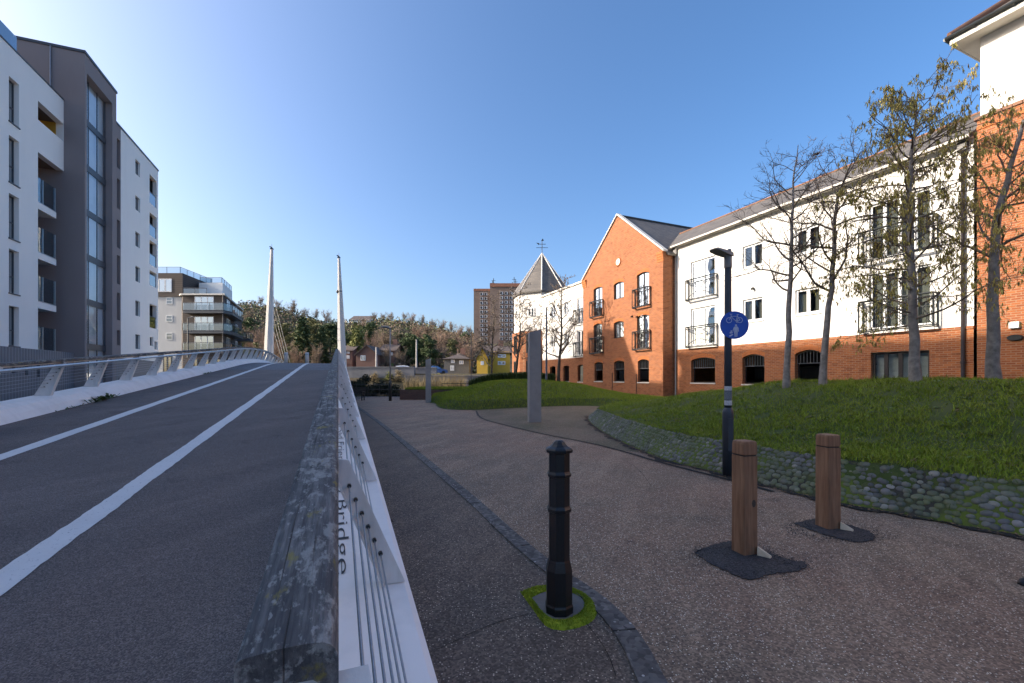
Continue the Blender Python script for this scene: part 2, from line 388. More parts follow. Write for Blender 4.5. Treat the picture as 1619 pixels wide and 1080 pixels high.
def m_rail():
    n = NT('weathered_rail_timber'); p = n.pos()
    sd = n.dot(p, (*BF.d, 0)); te = n.dot(p, (*BF.e, 0)); z = n.dot(p, (0, 0, 1))
    g = n.noise(n.comb(sd, n.math('MULTIPLY', te, 30.0), n.math('MULTIPLY', z, 20.0)), 2.0, 9, .72)
    c = n.ramp(g, [(.26, (.022,.023,.024)), (.46, (.105,.107,.108)), (.62, (.21,.21,.205)), (.8, (.31,.31,.30))])
    q = n.comb(n.math('MULTIPLY', sd, .42), te, z)
    c = n.mix(n.math('MULTIPLY', n.ramp(n.noise(q, 9, 5, .6), [(.38, 0), (.62, 1)]), .65), c, (.038,.041,.046))
    a = n.ramp(n.noise(n.mapv(q, loc=(1.3, 0, 0)), 16, 6, .7), [(.53, 0), (.60, 1)])
    a2 = n.ramp(n.noise(n.mapv(q, loc=(4.3, 2, 0)), 52, 4, .6), [(.60, 0), (.66, 1)])
    lic = n.mix(n.noise(p, 70, 4), (.20,.21,.20), (.44,.45,.42))
    c = n.mix(n.math('MULTIPLY', a, .75), c, lic); c = n.mix(n.math('MULTIPLY', a2, .6), c, (.38,.39,.37))
    b = n.ramp(n.noise(n.mapv(q, loc=(5, 2, 0)), 13, 5, .65), [(.60, 0), (.68, 1)]); c = n.mix(n.math('MULTIPLY', b, .7), c, (.26,.22,.045))
    cr = n.ramp(n.noise(n.comb(n.math('MULTIPLY', sd, .35), n.math('MULTIPLY', te, 34.0), 0), 1.6, 4, .5), [(.32, 1), (.36, 0)]); c = n.mix(n.math('MULTIPLY', cr, .85), c, (.012,.012,.012))
    n.col(c); n.rough(.9); n.bump(n.math('SUBTRACT', n.math('ADD', g, n.math('MULTIPLY', a, .3)), cr), .9, .006); return n.m
M['rail'] = m_rail()
def m_post_wood():
    n = NT('treated_post_wood'); p = n.obj()
    q = n.mapv(p, scale=(9, 9, .55)); g = n.noise(q, 3.2, 7, .6)
    c = n.ramp(g, [(.3, (.13,.064,.034)), (.52, (.25,.135,.074)), (.75, (.37,.22,.13))])
    c = n.mix(n.math('MULTIPLY', n.ramp(n.noise(p, 2.2, 3), [(.4, 0), (.7, 1)]), .4), c, (.17,.075,.034))
    n.col(c); n.rough(.75); n.bump(g, .4, .004); return n.m
M['post_wood'] = m_post_wood()
def m_rib():
    n = NT('dark_ribbed_cladding'); p = n.pos()
    u = n.dot(p, (BF.d[0]+BF.e[0], BF.d[1]+BF.e[1], 0))
    w = n.nd('ShaderNodeTexWave'); n.lk(n.comb(u, 0, 0), w.inputs[0]); w.inputs['Scale'].default_value = 1.4; w.inputs['Distortion'].default_value = 0
    n.col(n.mix(w.outputs['Fac'], (.14,.142,.16), (.22,.222,.24))); n.rough(.55); n.bump(w.outputs['Fac'], .7, .03); return n.m
M['rib'] = m_rib()
def m_boards():
    n = NT('timber_boards'); p = n.pos(); z = n.dot(p, (0, 0, 1))
    w = n.nd('ShaderNodeTexWave', bands_direction='Y'); n.lk(n.comb(0, z, 0), w.inputs[0]); w.inputs['Scale'].default_value = 1.1
    g = n.noise(n.mapv(p, scale=(.3, .3, 6)), 1.5, 6)
    c = n.mix(g, (.05,.037,.030), (.115,.088,.073)); n.col(n.mix(n.ramp(w.outputs['Fac'], [(0, 1), (.18, 0)]), c, (.03,.025,.02))); n.rough(.8); return n.m
M['boards'] = m_boards()
def m_paintline():
    n = NT('worn_white_paint'); p = n.pos()
    sp = n.ramp(n.noise(p, 42, 6, .75), [(.60, 0), (.68, 1)]); n.col(n.mix(sp, n.mix(n.noise(p, 4, 4), (.78,.76,.73), (.64,.62,.60)), (.10,.10,.11)))
    n.rough(.7); n.bump(n.noise(p, 120, 3), .4, .004); return n.m
M['line'] = m_paintline()
def m_water():
    n = NT('river_water'); n.col((.012,.018,.014)); n.rough(.06); n.bump(n.noise(n.mapv(n.pos(), scale=(1, .5, 1)), 3, 4), .25, .05); return n.m
M['water'] = m_water()
rng = random.Random(7)
def sm(x):
    x = np.clip(x, 0, 1); return x*x*(3-2*x)
# ------------------------------------------------------------------ camera, light
cam = bpy.data.cameras.new('camera'); co = bpy.data.objects.new('camera', cam); C.objects.link(co)
co.location = (0, 0, CAM_H); co.rotation_euler = (R(90), 0, 0)
cam.sensor_width = 36; cam.lens = FPX/1619*36; cam.shift_y = (HV-540)/1619; cam.clip_end = 3000; cam.clip_start = .05
sc = bpy.context.scene; sc.camera = co
ds, dt = .26, -.966
SUN = Vector((BF.d[0]*ds+BF.e[0]*dt, BF.d[1]*ds+BF.e[1]*dt, 0)).normalized()
EL = R(26.0); SUN = Vector((SUN.x*math.cos(EL), SUN.y*math.cos(EL), math.sin(EL)))
sl = bpy.data.lights.new('sun', 'SUN'); sl.energy = 2.0; sl.angle = R(.5); sl.color = (1, .90, .77)
so = bpy.data.objects.new('sun', sl); C.objects.link(so); so.location = (-40, 0, 60)
so.rotation_euler = SUN.to_track_quat('Z', 'Y').to_euler()
w = bpy.data.worlds.new('World'); sc.world = w; w.use_nodes = True
nt = w.node_tree; sky = nt.nodes.new('ShaderNodeTexSky'); sky.sky_type = 'NISHITA'; sky.sun_disc = False
sky.sun_elevation = EL; sky.sun_rotation = math.atan2(SUN.x, SUN.y); sky.air_density = .8; sky.dust_density = 4.0; sky.ozone_density = 2.0
bg = nt.nodes['Background']; hs = nt.nodes.new('ShaderNodeHueSaturation'); hs.inputs['Saturation'].default_value = 1.25; nt.links.new(sky.outputs[0], hs.inputs['Color']); nt.links.new(hs.outputs[0], bg.inputs[0]); bg.inputs[1].default_value = .094
sc.view_settings.view_transform = 'Standard'; sc.view_settings.look = 'None'; sc.view_settings.exposure = 1.8; sc.view_settings.gamma = 1
sc.cycles.max_bounces = 6; sc.cycles.transparent_max_bounces = 12

# ------------------------------------------------------------------ ground, river, hill
def axis(lo, hi, a, b, st):
    x = list(np.arange(a, b+.01, st)); d = st
    while x[-1] < hi: d *= 1.25; x.append(x[-1]+d)
    d = st
    while x[0] > lo: d *= 1.25; x.insert(0, x[0]-d)
    return np.array(x)
def hill_z(x, y):
    top = 25 - 9*sm((x+70)/70.0) + 3*np.sin(x*.045+1) + 2*np.sin(x*.11)
    return 2.2 + top*sm((y-98)/85.0)
def terrain(x, y):
    s = BF.d[0]*x + BF.d[1]*y; t = BF.e[0]*x + BF.e[1]*y
    ch = sm((t+14.2)/.8)*sm((-6.6-t)/.8)*1.0                      # river beside the ramp
    ch2 = sm((y-38.5)/1.0)*sm((57.0-y)/1.0)*sm((t+14.2)/.8)*sm((6-x)/2)       # river under the main span
    z = -.02 - 3.0*np.maximum(ch, ch2)
    far = sm((y-57)/2.0); z = z*(1-far) + far*2.2
    right = sm((x-2)/6.0)*sm((y-38)/8.0); z = z*(1-right*.5)
    return np.where(y > 90, hill_z(x, y), z)
xs = axis(-420, 300, -60, 40, 1.0); ys = axis(-200, 900, -15, 110, 1.0)
X, Y = np.meshgrid(xs, ys); Z = terrain(X, Y)
n0, n1 = X.shape
idx = np.arange(n0*n1).reshape(n0, n1)
F = np.stack([idx[:-1, :-1], idx[:-1, 1:], idx[1:, 1:], idx[1:, :-1]], -1).reshape(-1, 4)
gr = np_mesh('ground', np.stack([X, Y, Z], -1).reshape(-1, 3), F, [M['dirt'], M['hill']], smooth=True)
fy = Y[:-1, :-1].ravel(); gr.data.polygons.foreach_set('material_index', (fy > 92).astype(np.int32)); tag(gr, kind='structure')
m = MB(); m.quad((-260, 2, -1.3), (60, 2, -1.3), (60, 62, -1.3), (-260, 62, -1.3)); tag(m.build('water', M['water']), kind='structure')

# ------------------------------------------------------------------ path surfaces
def resample(P, step):
    P = np.array(P, float); L = np.r_[0, np.cumsum(np.linalg.norm(np.diff(P, axis=0), axis=1))]
    q = np.arange(0, L[-1], step); return np.stack([np.interp(q, L, P[:, i]) for i in range(P.shape[1])], -1)
def smooth_line(P, it=3):
    P = np.array(P, float)
    for _ in range(it):                                            # Chaikin
        Q = np.empty((2*len(P)-2, 2)); Q[0::2] = .75*P[:-1]+.25*P[1:]; Q[1::2] = .25*P[:-1]+.75*P[1:]
        P = np.vstack([P[:1], Q, P[-1:]])
    return P
kpx = [(556, 634), (560, 640), (600, 668), (660, 718), (700, 752), (760, 803), (800, 842), (860, 894), (905, 925), (942, 950), (977, 985), (1002, 1020), (1022, 1060), (1036, 1100)]
kl = [G(u, v) for u, v in kpx]; kl = [(kl[0][0]-1.2, 37.2)] + kl + [(.80, 2.0), (.93, 1.2), (.95, -6)]
kl = smooth_line(kl, 2)
def offs(P, d):
    T = np.gradient(P, axis=0); T /= np.linalg.norm(T, axis=1)[:, None]
    return P + np.stack([-T[:, 1], T[:, 0]], -1)*d                 # left of travel
kR = offs(kl, .075); kL = offs(kl, -.075)
def sheet(name, poly, z, mat, kind='structure'):
    m = MB(); m.quad(*[(x, y, z) for x, y in poly]); return tag(m.build(name, mat), kind=kind)
path = [tuple(p) for p in kl] + [(16, -6), (16, 20), (8, 30), (2, 37.2)]
m = MB()
bl = [BF.w(s, .2)[:2] for s in (-8, 0, 10, 20, 30, 36)]
tag(sheet('path', path, .004, M['path']), kind='structure')
verge = [tuple(p) for p in kl] + [(.2, -6)] + [tuple(BF.w(s, -.1)[:2]) for s in (-6, 0, 10, 20, 30, 39)]
sheet('pavement', verge, .006, M['verge'])
kb = MB()
Lk = np.r_[0, np.cumsum(np.linalg.norm(np.diff(kl, axis=0), axis=1))]
pos = 0
while pos < Lk[-1]-.1:                                             # edging stones with open joints
    a, b = pos+.006, min(pos+.76, Lk[-1]-.01); q = np.linspace(a, b, 5)
    pl = [tuple(np.array([np.interp(x, Lk, S[:, i]) for i in (0, 1)])) for S, rngq in ((kR, q), (kL, q[::-1])) for x in rngq]
    h = .018 + rng.uniform(-.003, .003)
    kb.prism(pl[::-1], -.05, h); pos += .77
tag(kb.build('kerb', M['kerb']), kind='structure')

# dark cracks and tar joint lines on the path (real thin strips)
ck = MB()
def crack(px, wd):
    P = resample(smooth_line([G(u, v) for u, v in px], 2), .06)
    for i in range(len(P)-1):
        j0, j1 = (rng.uniform(-.006, .006) for _ in '01')
        a = P[i]; b = P[i+1]; d = (b-a)/np.linalg.norm(b-a); nn = np.array([-d[1], d[0]])*wd*rng.uniform(.4, 1)
        ck.quad((*(a-nn), .0105), (*(b-nn), .0105), (*(b+nn), .0105), (*(a+nn), .0105))
crack([(735, 1008), (770, 992), (800, 982), (838, 972)], .004)
crack([(690, 1030), (735, 1008)], .003)
crack([(925, 985), (960, 1030), (975, 1075)], .003)
crack([(1030, 770), (1010, 742), (990, 730)], .006)
tag(ck.build('path_crack', M['soil']), kind='structure')

# side path with leaf litter between the mounds
sp = [(720, 646), (753, 650), (758, 662), (799, 673), (867, 689), (929, 700), (975, 712), (1010, 716), (1000, 690), (960, 655), (985, 640), (940, 636), (860, 640), (790, 643)]
sheet('side_path', [G(*p) for p in sp], .009, M['side'])
# edge line of the path
P = resample(smooth_line([G(u, v) for u, v in [(753, 650), (758, 662), (799, 673), (867, 689), (929, 700), (985, 714), (1040, 731), (1143, 757), (1240, 783)]], 2), .2)
m = MB()
for i in range(len(P)-1):
    a, b = P[i], P[i+1]; d = (b-a)/np.linalg.norm(b-a); nn = np.array([-d[1], d[0]])*.045
    m.quad((*(a-nn), .013), (*(b-nn), .013), (*(b+nn), .013), (*(a+nn), .013))
tag(m.build('path_edge', M['soil']), kind='structure')
# tarmac patches round the timber posts
def blob_patch(name, px, z, mat, jit=.018):
    P = resample(smooth_line([G(u, v) for u, v in px+px[:1]], 1), .022)
    return sheet(name, [(x+rng.uniform(-jit, jit), y+rng.uniform(-jit, jit)) for x, y in P], z, mat)
blob_patch('tarmac_patch', [(1096, 876), (1126, 862), (1158, 856), (1195, 868), (1233, 883), (1282, 893), (1262, 905), (1225, 908), (1186, 921), (1140, 902)], .0125, M['patch'])
blob_patch('tarmac_patch', [(1254, 829), (1293, 820), (1330, 828), (1389, 846), (1378, 857), (1352, 860), (1300, 846)], .0125, M['patch'])

for cx0, cy0, rx, ry in ((*G(1180, 888), .42, .30), (*G(1318, 842), .42, .26)):    # loose grit spread round the repairs
    V = []; F = []
    for k in range(900):
        a = rng.uniform(0, 6.283); q = abs(rng.gauss(1.0, .22)); p = (cx0+rx*q*math.cos(a), cy0+ry*q*math.sin(a)); z = .0135; r = rng.uniform(.003, .009); b = len(V)
        V += [(p[0]+r*math.cos(a+2.1*j)*rng.uniform(.6, 1), p[1]+r*math.sin(a+2.1*j)*rng.uniform(.6, 1), z) for j in range(3)]+[(p[0], p[1], z+r*.8)]; F += [(b, b+1, b+3), (b+1, b+2, b+3), (b+2, b, b+3)]
    tag(np_mesh('loose_grit', V, F, M['patch']), kind='stuff')
# ------------------------------------------------------------------ grass mounds
def poly_dist(px, py, P, closed=False):
    d = np.full(px.shape, 1e9); Q = np.array(P, float); n = len(Q)
    for i in range(n if closed else n-1):
        a = Q[i]; b = Q[(i+1) % n]; ab = b-a; L = ab@ab + 1e-12
        t = np.clip(((px-a[0])*ab[0]+(py-a[1])*ab[1])/L, 0, 1)
        d = np.minimum(d, np.hypot(px-a[0]-t*ab[0], py-a[1]-t*ab[1]))
    return d
def inside(px, py, P):
    r = np.zeros(px.shape, bool); n = len(P)
    for i in range(n):
        x1, y1 = P[i]; x2, y2 = P[(i+1) % n]
        if y1 == y2: continue
        c = ((y1 > py) != (y2 > py)) & (px < (x2-x1)*(py-y1)/(y2-y1)+x1); r ^= c
    return r
base_px = [(955, 645), (938, 652), (930, 659), (931, 667), (958, 687), (1001, 708), (1053, 729), (1105, 741), (1143, 750), (1230, 774), (1325, 796), (1430, 815), (1525, 833), (1619, 849)]
m2e = [(8.2, 28.0), (6.0, 26.0)] + [G(u, v) for u, v in base_px] + [(6.6, 3.3), (9.0, 1.4), (13, -1.5), (19, -5)]
m2e = smooth_line(m2e, 2)
m2p = [tuple(p) for p in m2e] + [RF.w(-6, 20.3)[:2], RF.w(21.3, 20.3)[:2], RF.w(21.3, 19.35)[:2], RF.w(23, 19.35)[:2]]
m1px = [(688, 638), (689, 643), (700, 647.5), (747, 649), (786, 647), (864, 643), (929, 641.5)]
m1e = smooth_line([(-3.0, 41), (-6.2, 33), (-5.6, 29)] + [G(u, v) for u, v in m1px] + [(6.4, 23.6), (9.5, 24.5)], 2)
m1p = [tuple(p) for p in m1e] + [RF.w(23, 19.3)[:2], RF.w(30.5, 19.3)[:2], RF.w(30.5, 20.2)[:2], RF.w(40, 20.2)[:2]]
m2inner = None
def mound_z(x, y):
    s2 = RF.d[0]*x + RF.d[1]*y; t2 = RF.e[0]*x+RF.e[1]*y
    z = np.full(x.shape, -.06)
    i2 = inside(x, y, m2p); d2 = poly_dist(x, y, m2e)
    zm = np.interp(s2, [6, 8.5, 11, 13, 18, 24], [1.56, 1.46, 1.16, .90, .52, .42])
    e2 = np.interp(s2, [5, 12, 16, 20], [.48, .46, .36, .22])
    z2 = e2*np.clip(d2/.40, 0, 1) + (zm-e2)*sm((d2-.2)/np.interp(s2, [6, 14], [5.4, 3.2]))
    z2 = z2 - np.clip((t2-13)/7, 0, 1)*np.clip(zm-1.15, 0, 1)
    i1 = inside(x, y, m1p); d1 = poly_dist(x, y, m1e)
    zm1 = np.interp(x, [-6, 1.5, 4.5, 7.5, 9], [1.2, 1.45, 1.15, .50, .42])
    z1 = .42*sm(d1/.5) + (zm1-.42)*sm(d1/5.0)
    z = np.where(i1, np.maximum(z, z1), z); z = np.where(i2, np.maximum(z, z2), z)
    bumps = .035*np.sin(x*2.1+y*.7)*np.sin(y*1.7-x*.4)
    return np.where(z > .3, z+bumps, z)
gx = np.arange(-8, 22, .16); gy = np.arange(-6, 42, .16)
GX, GY = np.meshgrid(gx, gy); GZ = mound_z(GX, GY)
keep = GZ > -.05
n0, n1 = GX.shape; idx = np.arange(n0*n1).reshape(n0, n1)
fk = keep[:-1, :-1] | keep[1:, :-1] | keep[:-1, 1:] | keep[1:, 1:]
F = np.stack([idx[:-1, :-1], idx[:-1, 1:], idx[1:, 1:], idx[1:, :-1]], -1)[fk]
used = np.unique(F); rem = np.zeros(n0*n1, int); rem[used] = np.arange(len(used))
GV = np.stack([GX, GY, GZ], -1).reshape(-1, 3)[used]
tag(np_mesh('grass_bank', GV, rem[F], M['gbase'], smooth=True), kind='structure')
def mz(x, y): return float(mound_z(np.array([x]), np.array([y]))[0])

def blades(name, px, py, pz, h, wd, lean, mat, seed):
    r = np.random.default_rng(seed); n = len(px)
    a = r.uniform(0, 2*np.pi, n); b = r.uniform(0, 2*np.pi, n); h = h*r.uniform(.5, 1.35, n); ln = lean*r.uniform(.2, 1.3, n)*h
    P = np.stack([px, py, pz], -1); W = np.stack([np.cos(a), np.sin(a), 0*a], -1)*(wd*r.uniform(.6, 1.3, n))[:, None]
    D = np.stack([np.cos(b), np.sin(b), 0*b], -1)
    up = np.stack([0*h, 0*h, h], -1)
    v0 = P-W; v1 = P+W; v2 = P + up*.55 + D*(ln*.35)[:, None] + W*.7; v3 = P + up*.55 + D*(ln*.35)[:, None] - W*.7; v4 = P + up*np.sqrt(np.clip(1-.35*(ln/h)[:, None]**2, .3, 1)) + D*ln[:, None]
    V = np.stack([v0, v1, v2, v3, v4], 1).reshape(-1, 3); i = np.arange(n)[:, None]*5
    Fq = np.concatenate([i+np.array([[0, 1, 2]]), i+np.array([[0, 2, 3]]), i+np.array([[3, 2, 4]])])
    return tag(np_mesh(name, V, Fq, mat), kind='stuff')
r_ = np.random.default_rng(3)
def scatter(n, x0, x1, y0, y1, dens):
    px = r_.uniform(x0, x1, n); py = r_.uniform(y0, y1, n); z = mound_z(px, py); d2 = poly_dist(px, py, m2e); d1 = poly_dist(px, py, m1e)
    k = dens(px, py, z, d1, d2); return px[k], py[k], z[k]
pat = lambda px, py: .5+.5*np.sin(px*1.3+np.sin(py*.9)*2)*np.sin(py*1.1+np.cos(px*.7)*2)
def dA(px, py, z, d1, d2):
    dist = np.hypot(px, py); return (z > .2) & (d2 > .40) & (np.abs(px) < py*1.25+5.5) & (r_.uniform(0, 1, len(px)) < np.clip(9/dist, .15, 1)**1.3) & (py < 26)
gxx, gyy, gzz = scatter(620000, 2.5, 17, .5, 26, dA)
bare = (np.sin(gxx*3.1+np.sin(gyy*2.3)*1.7)*np.sin(gyy*2.7+np.cos(gxx*1.9)*1.4) > .80) & (r_.uniform(0, 1, len(gxx)) < .85)
gxx, gyy, gzz = gxx[~bare], gyy[~bare], gzz[~bare]
clump = .5+.5*np.sin(gxx*7.3+np.sin(gyy*5.1)*2)*np.sin(gyy*6.7+np.cos(gxx*4.9)*2)
g1 = blades('grass', gxx, gyy, gzz-.01, .035+.05*pat(gxx, gyy)**1.5+.05*clump**3, .0055, 1.1, M['grass'], 1)
def dB(px, py, z, d1, d2): return (z > .03) & (d1 > .02) & (inside(px, py, m1p))
hx, hy, hz = scatter(110000, -7, 9, 20, 40, dB)
g2 = blades('grass', hx, hy, hz-.01, .11+.05*pat(hx, hy), .011, .8, M['grass'], 2)
# longer tufts and rosettes low on the bank
k = (r_.uniform(0, 1, len(gxx)) < .05) & (pat(gxx*2.2, gyy*2.2) > .55)
blades('grass_tufts', gxx[k], gyy[k], gzz[k], .13, .006, 1.2, M['grass'], 5)
# broad leaved weeds and a few fallen leaves among the grass
wk = r_.integers(0, len(gxx), 900); wx = np.repeat(gxx[wk], 7)+r_.normal(0, .035, 6300); wy = np.repeat(gyy[wk], 7)+r_.normal(0, .035, 6300); wz = mound_z(wx, wy)+.03
wa = r_.uniform(0, 6.28, 6300); wl = r_.uniform(.018, .045, 6300); ux = np.stack([np.cos(wa), np.sin(wa), r_.uniform(-.1, .5, 6300)], -1)*wl[:, None]; uy = np.stack([-np.sin(wa), np.cos(wa), 0*wa], -1)*(wl*.42)[:, None]; wp = np.stack([wx, wy, wz], -1)
wo = np_mesh('lawn_weeds', np.stack([wp-ux, wp-uy, wp+ux, wp+uy], 1).reshape(-1, 3), np.arange(25200).reshape(-1, 4), [M['hedge'], M['weed'], M['dead']]); wo.data.polygons.foreach_set('material_index', np.repeat(r_.choice([0, 1, 1, 2], 900, p=[.35, .25, .25, .15]), 7).astype(np.int32)); tag(wo, kind='stuff')

# ------------------------------------------------------------------ cobbled edging
cob = empty('cobble_bank', (G(1325, 796)[0], G(1325, 796)[1], 0), 'low sloping bank of rounded grey cobbles in mossy mortar below the grass', 'cobble bank')
eb = resample(m2e[(m2e[:, 1] < 19)], .09)
T = np.gradient(eb, axis=0); T /= np.linalg.norm(T, axis=1)[:, None]; N = np.stack([-T[:, 1], T[:, 0]], -1)
s2e = eb@np.array(RF.d); e2e = np.interp(s2e, [5, 12, 16, 20], [.48, .46, .36, .22])
m = MB()
for i in range(len(eb)-1):
    prof = [(-.03, -.03), (.0, .03), (.40, .98), (.50, 1.0)]
    for (a0, b0), (a1, b1) in zip(prof[:-1], prof[1:]):
        pts = [(*(eb[j]+N[j]*a), e2e[j]*b+.014) for j, a, b in ((i, a0, b0), (i+1, a0, b0), (i+1, a1, b1), (i, a1, b1))]
        m.add(pts, [(0, 1, 2, 3)], True)
m.build('mortar_bed', M['mossbed'], cob)
# unit pebble
bmv = []; bmf = []
def icos():
    import bmesh
    b = bmesh.new(); bmesh.ops.create_icosphere(b, subdivisions=2, radius=1); v = np.array([x.co[:] for x in b.verts]); f = np.array([[q.index for q in p.verts] for p in b.faces]); b.free(); return v, f
ICO_V, ICO_F = icos()
Vs = []; Fs = []; cnt = 0; rr = np.random.default_rng(11)
for i in range(len(eb)):
    if eb[i, 0] > 7.5 or eb[i, 1] < 2: continue
    dist = math.hypot(*eb[i])
    rows = 9
    for r in range(rows):
        f = (r+.5+rr.uniform(-.22, .22))/rows
        if rr.uniform() < .02: continue
        c = eb[i] + T[i]*(rr.uniform(-.03, .03)+(.055 if r % 2 else 0)) + N[i]*(.41*f+.01)
        z = e2e[i]*(.03+.97*f)+.01
        nrm = Vector((-N[i][0]*e2e[i], -N[i][1]*e2e[i], .41)).normalized()
        sz = rr.uniform(.033, .048); V = ICO_V*np.array([sz*rr.uniform(.95, 1.5), sz, sz*.62]); V = V*(1+.10*np.sin(ICO_V*rr.uniform(2, 4, 3)+rr.uniform(0, 6, 3)))
        tx = Vector((T[i][0], T[i][1], 0)); ty = nrm.cross(tx).normalized(); tx = ty.cross(nrm)
        a = rr.uniform(-.5, .5); x2 = tx*math.cos(a)+ty*math.sin(a); y2 = nrm.cross(x2)
        Mx = np.array([x2[:], y2[:], nrm[:]])
        Vs.append(V@Mx + np.array([c[0], c[1], z])); Fs.append(ICO_F+cnt); cnt += len(V)
np_mesh('cobbles', np.concatenate(Vs), np.concatenate(Fs), M['cobble'], cob, smooth=True)
# soil strip and litter at the foot of the cobbles
m = MB()
ow = np.interp(np.arange(len(eb)), np.arange(len(eb)), .13+.06*np.sin(np.arange(len(eb))*.35)+.04*np.sin(np.arange(len(eb))*1.3))
for i in range(len(eb)-1):
    m.quad(*[(*(eb[j]+N[j]*a), .016) for j, a in ((i, -ow[i]), (i+1, -ow[i+1]), (i+1, .05), (i, .05))])
tag(m.build('soil_strip', M['soil']), kind='structure')
V = []; F = []
for k in range(2600):
    i = rr.integers(0, len(eb)); a = -abs(rr.normal(0, .09)) if rr.uniform() < .9 else -rr.uniform(0, .5)
    p = np.array([*(eb[i]+N[i]*a+T[i]*rr.uniform(-.06, .06)), .018]); an = rr.uniform(0, 6.28); L = rr.uniform(.008, .03); W = L*rr.uniform(.2, .5)
    ca, sa = math.cos(an), math.sin(an); b = len(V)
    V += [p+np.array([ca*L, sa*L, rr.uniform(0, .012)]), p+np.array([-sa*W, ca*W, rr.uniform(0, .01)]), p-np.array([ca*L, sa*L, -rr.uniform(0, .012)]), p-np.array([-sa*W, ca*W, -rr.uniform(0, .01)])]; F.append((b, b+1, b+2, b+3))
tag(np_mesh('leaf_litter', V, F, M['dead']), kind='stuff')
# grass creeping over the cobbles
k = r_.uniform(0, 1, 9000)
ii = r_.integers(0, len(eb), 9000); ff = r_.uniform(.1, 1.05, 9000)**.7
px = eb[ii, 0]+N[ii, 0]*.41*ff+r_.normal(0, .03, 9000); py = eb[ii, 1]+N[ii, 1]*.41*ff+r_.normal(0, .03, 9000)
pz = e2e[ii]*ff; kk = (px < 7.5) & ((.5+.5*np.sin(px*2.3+1)*np.cos(py*1.9) > .45) | (ff > .86))
blades('moss_grass', px[kk], py[kk], pz[kk], .05, .004, 1.2, M['hedge'], 9)

# ------------------------------------------------------------------ bridge
def dz(s):
    if s < 28: return .05 + .08*s
    if s < 48: x = s-28; return 2.29 + .08*x - .0035*x*x
    return 2.49 - .06*(s-48)
SS = [-4+.5*i for i in range(168)]                                 # s from -4 to 79.5
bridge = empty('footbridge', BF.w(0, -2.6), 'white foot and cycle bridge with two tall masts and weathered timber rails', 'bridge')
def ribbon(m, pts_fn, S, smooth=False):
    """pts_fn(s) -> list of (t, h) forming an open profile"""
    prev = None
    for s in S:
        ring = [BF.w(s, t, dz(s)+h) for t, h in pts_fn(s)]
        if prev:
            for a in range(len(ring)-1): m.add([prev[a], ring[a], ring[a+1], prev[a+1]], [(0, 1, 2, 3)], smooth)
        prev = ring
dk = MB(BF); ribbon(dk, lambda s: [(.05, -.35), (.05, 0), (-5.42, 0), (-5.42, -.35), (.05, -.35)], SS)
d_o = dk.build('deck', [M['deck'], M['deck_new']], bridge)
mi = np.zeros(len(d_o.data.polygons), np.int32); per = 4
for k in range(len(SS)-1):
    if SS[k] > 24.4: mi[k*per+1] = 1
d_o.data.polygons.foreach_set('material_index', mi)
def line(tc, w, s0, s1, jit):
    m = MB(BF); s = s0; prev = None
    while s < s1:
        a = tc(s)-w/2+rng.uniform(-jit, jit)+.012*math.sin(s*2.7)*jit/.01; b = tc(s)+w/2+rng.uniform(-jit, jit)+.010*math.sin(s*3.9+1)*jit/.01
        cur = (BF.w(s, a, dz(s)+.005), BF.w(s, b, dz(s)+.005))
        if prev: m.quad(prev[0], prev[1], cur[1], cur[0])
        prev = cur; s += .06 if s < 12 else .25
    return m.build('lane_line', M['line'], bridge)
line(lambda s: -1.93, .19, -2, 37.5, .0055)
line(lambda s: -3.83, .19, -2, 37.5, .0035)
# edge kerbs
def kerb_prof(s): return [(.36, -.9 if s > 6 else -.35), (.36, .23), (.33, .25), (.0, .265), (-.10, .255), (-.16, .20), (-.17, .0)]
km = MB(BF); ribbon(km, kerb_prof, [-4+.25*i for i in range(200)] + [46+.5*i for i in range(68)])
def kcap(m, s, prof): m.quad(*[BF.w(s, t, dz(s)+h) for t, h in prof])
kcap(km, -4, kerb_prof(-4)); km.build('edge_kerb', M['bridge_white'], bridge)
def kerb_left(s):
    c = .012*math.sin(s*1.7)
    return [(-5.12, 0), (-5.20, .12+c), (-5.30, .21+c), (-5.42, .25), (-5.75, .25), (-5.80, .20), (-5.80, -.9)]
km = MB(BF); ribbon(km, kerb_left, SS, True); kcap(km, -4, kerb_left(-4)); km.build('edge_kerb', M['bridge_white'], bridge)
# abutment walls under the ramp
m = MB(BF)
for T0, nm in ((.30, 1), (-5.72, -1)):
    for k in range(0, 52):
        s = -4+.5*k; m.fq((s, T0, -.6), (s+.5, T0, -.6), (s+.5, T0, dz(s+.5)-.2), (s, T0, dz(s)-.2))
m.fq((22, .3, -3.2), (22, -5.72, -3.2), (22, -5.72, dz(22)-.2), (22, .3, dz(22)-.2)); m.build('abutment', M['quay'], bridge)
for a_ in (40, 56): m = MB(BF); m.box(a_, a_+1.4, -5.2, -.2, -3, dz(a_)-.40); m.build('pier', M['quay'], bridge)
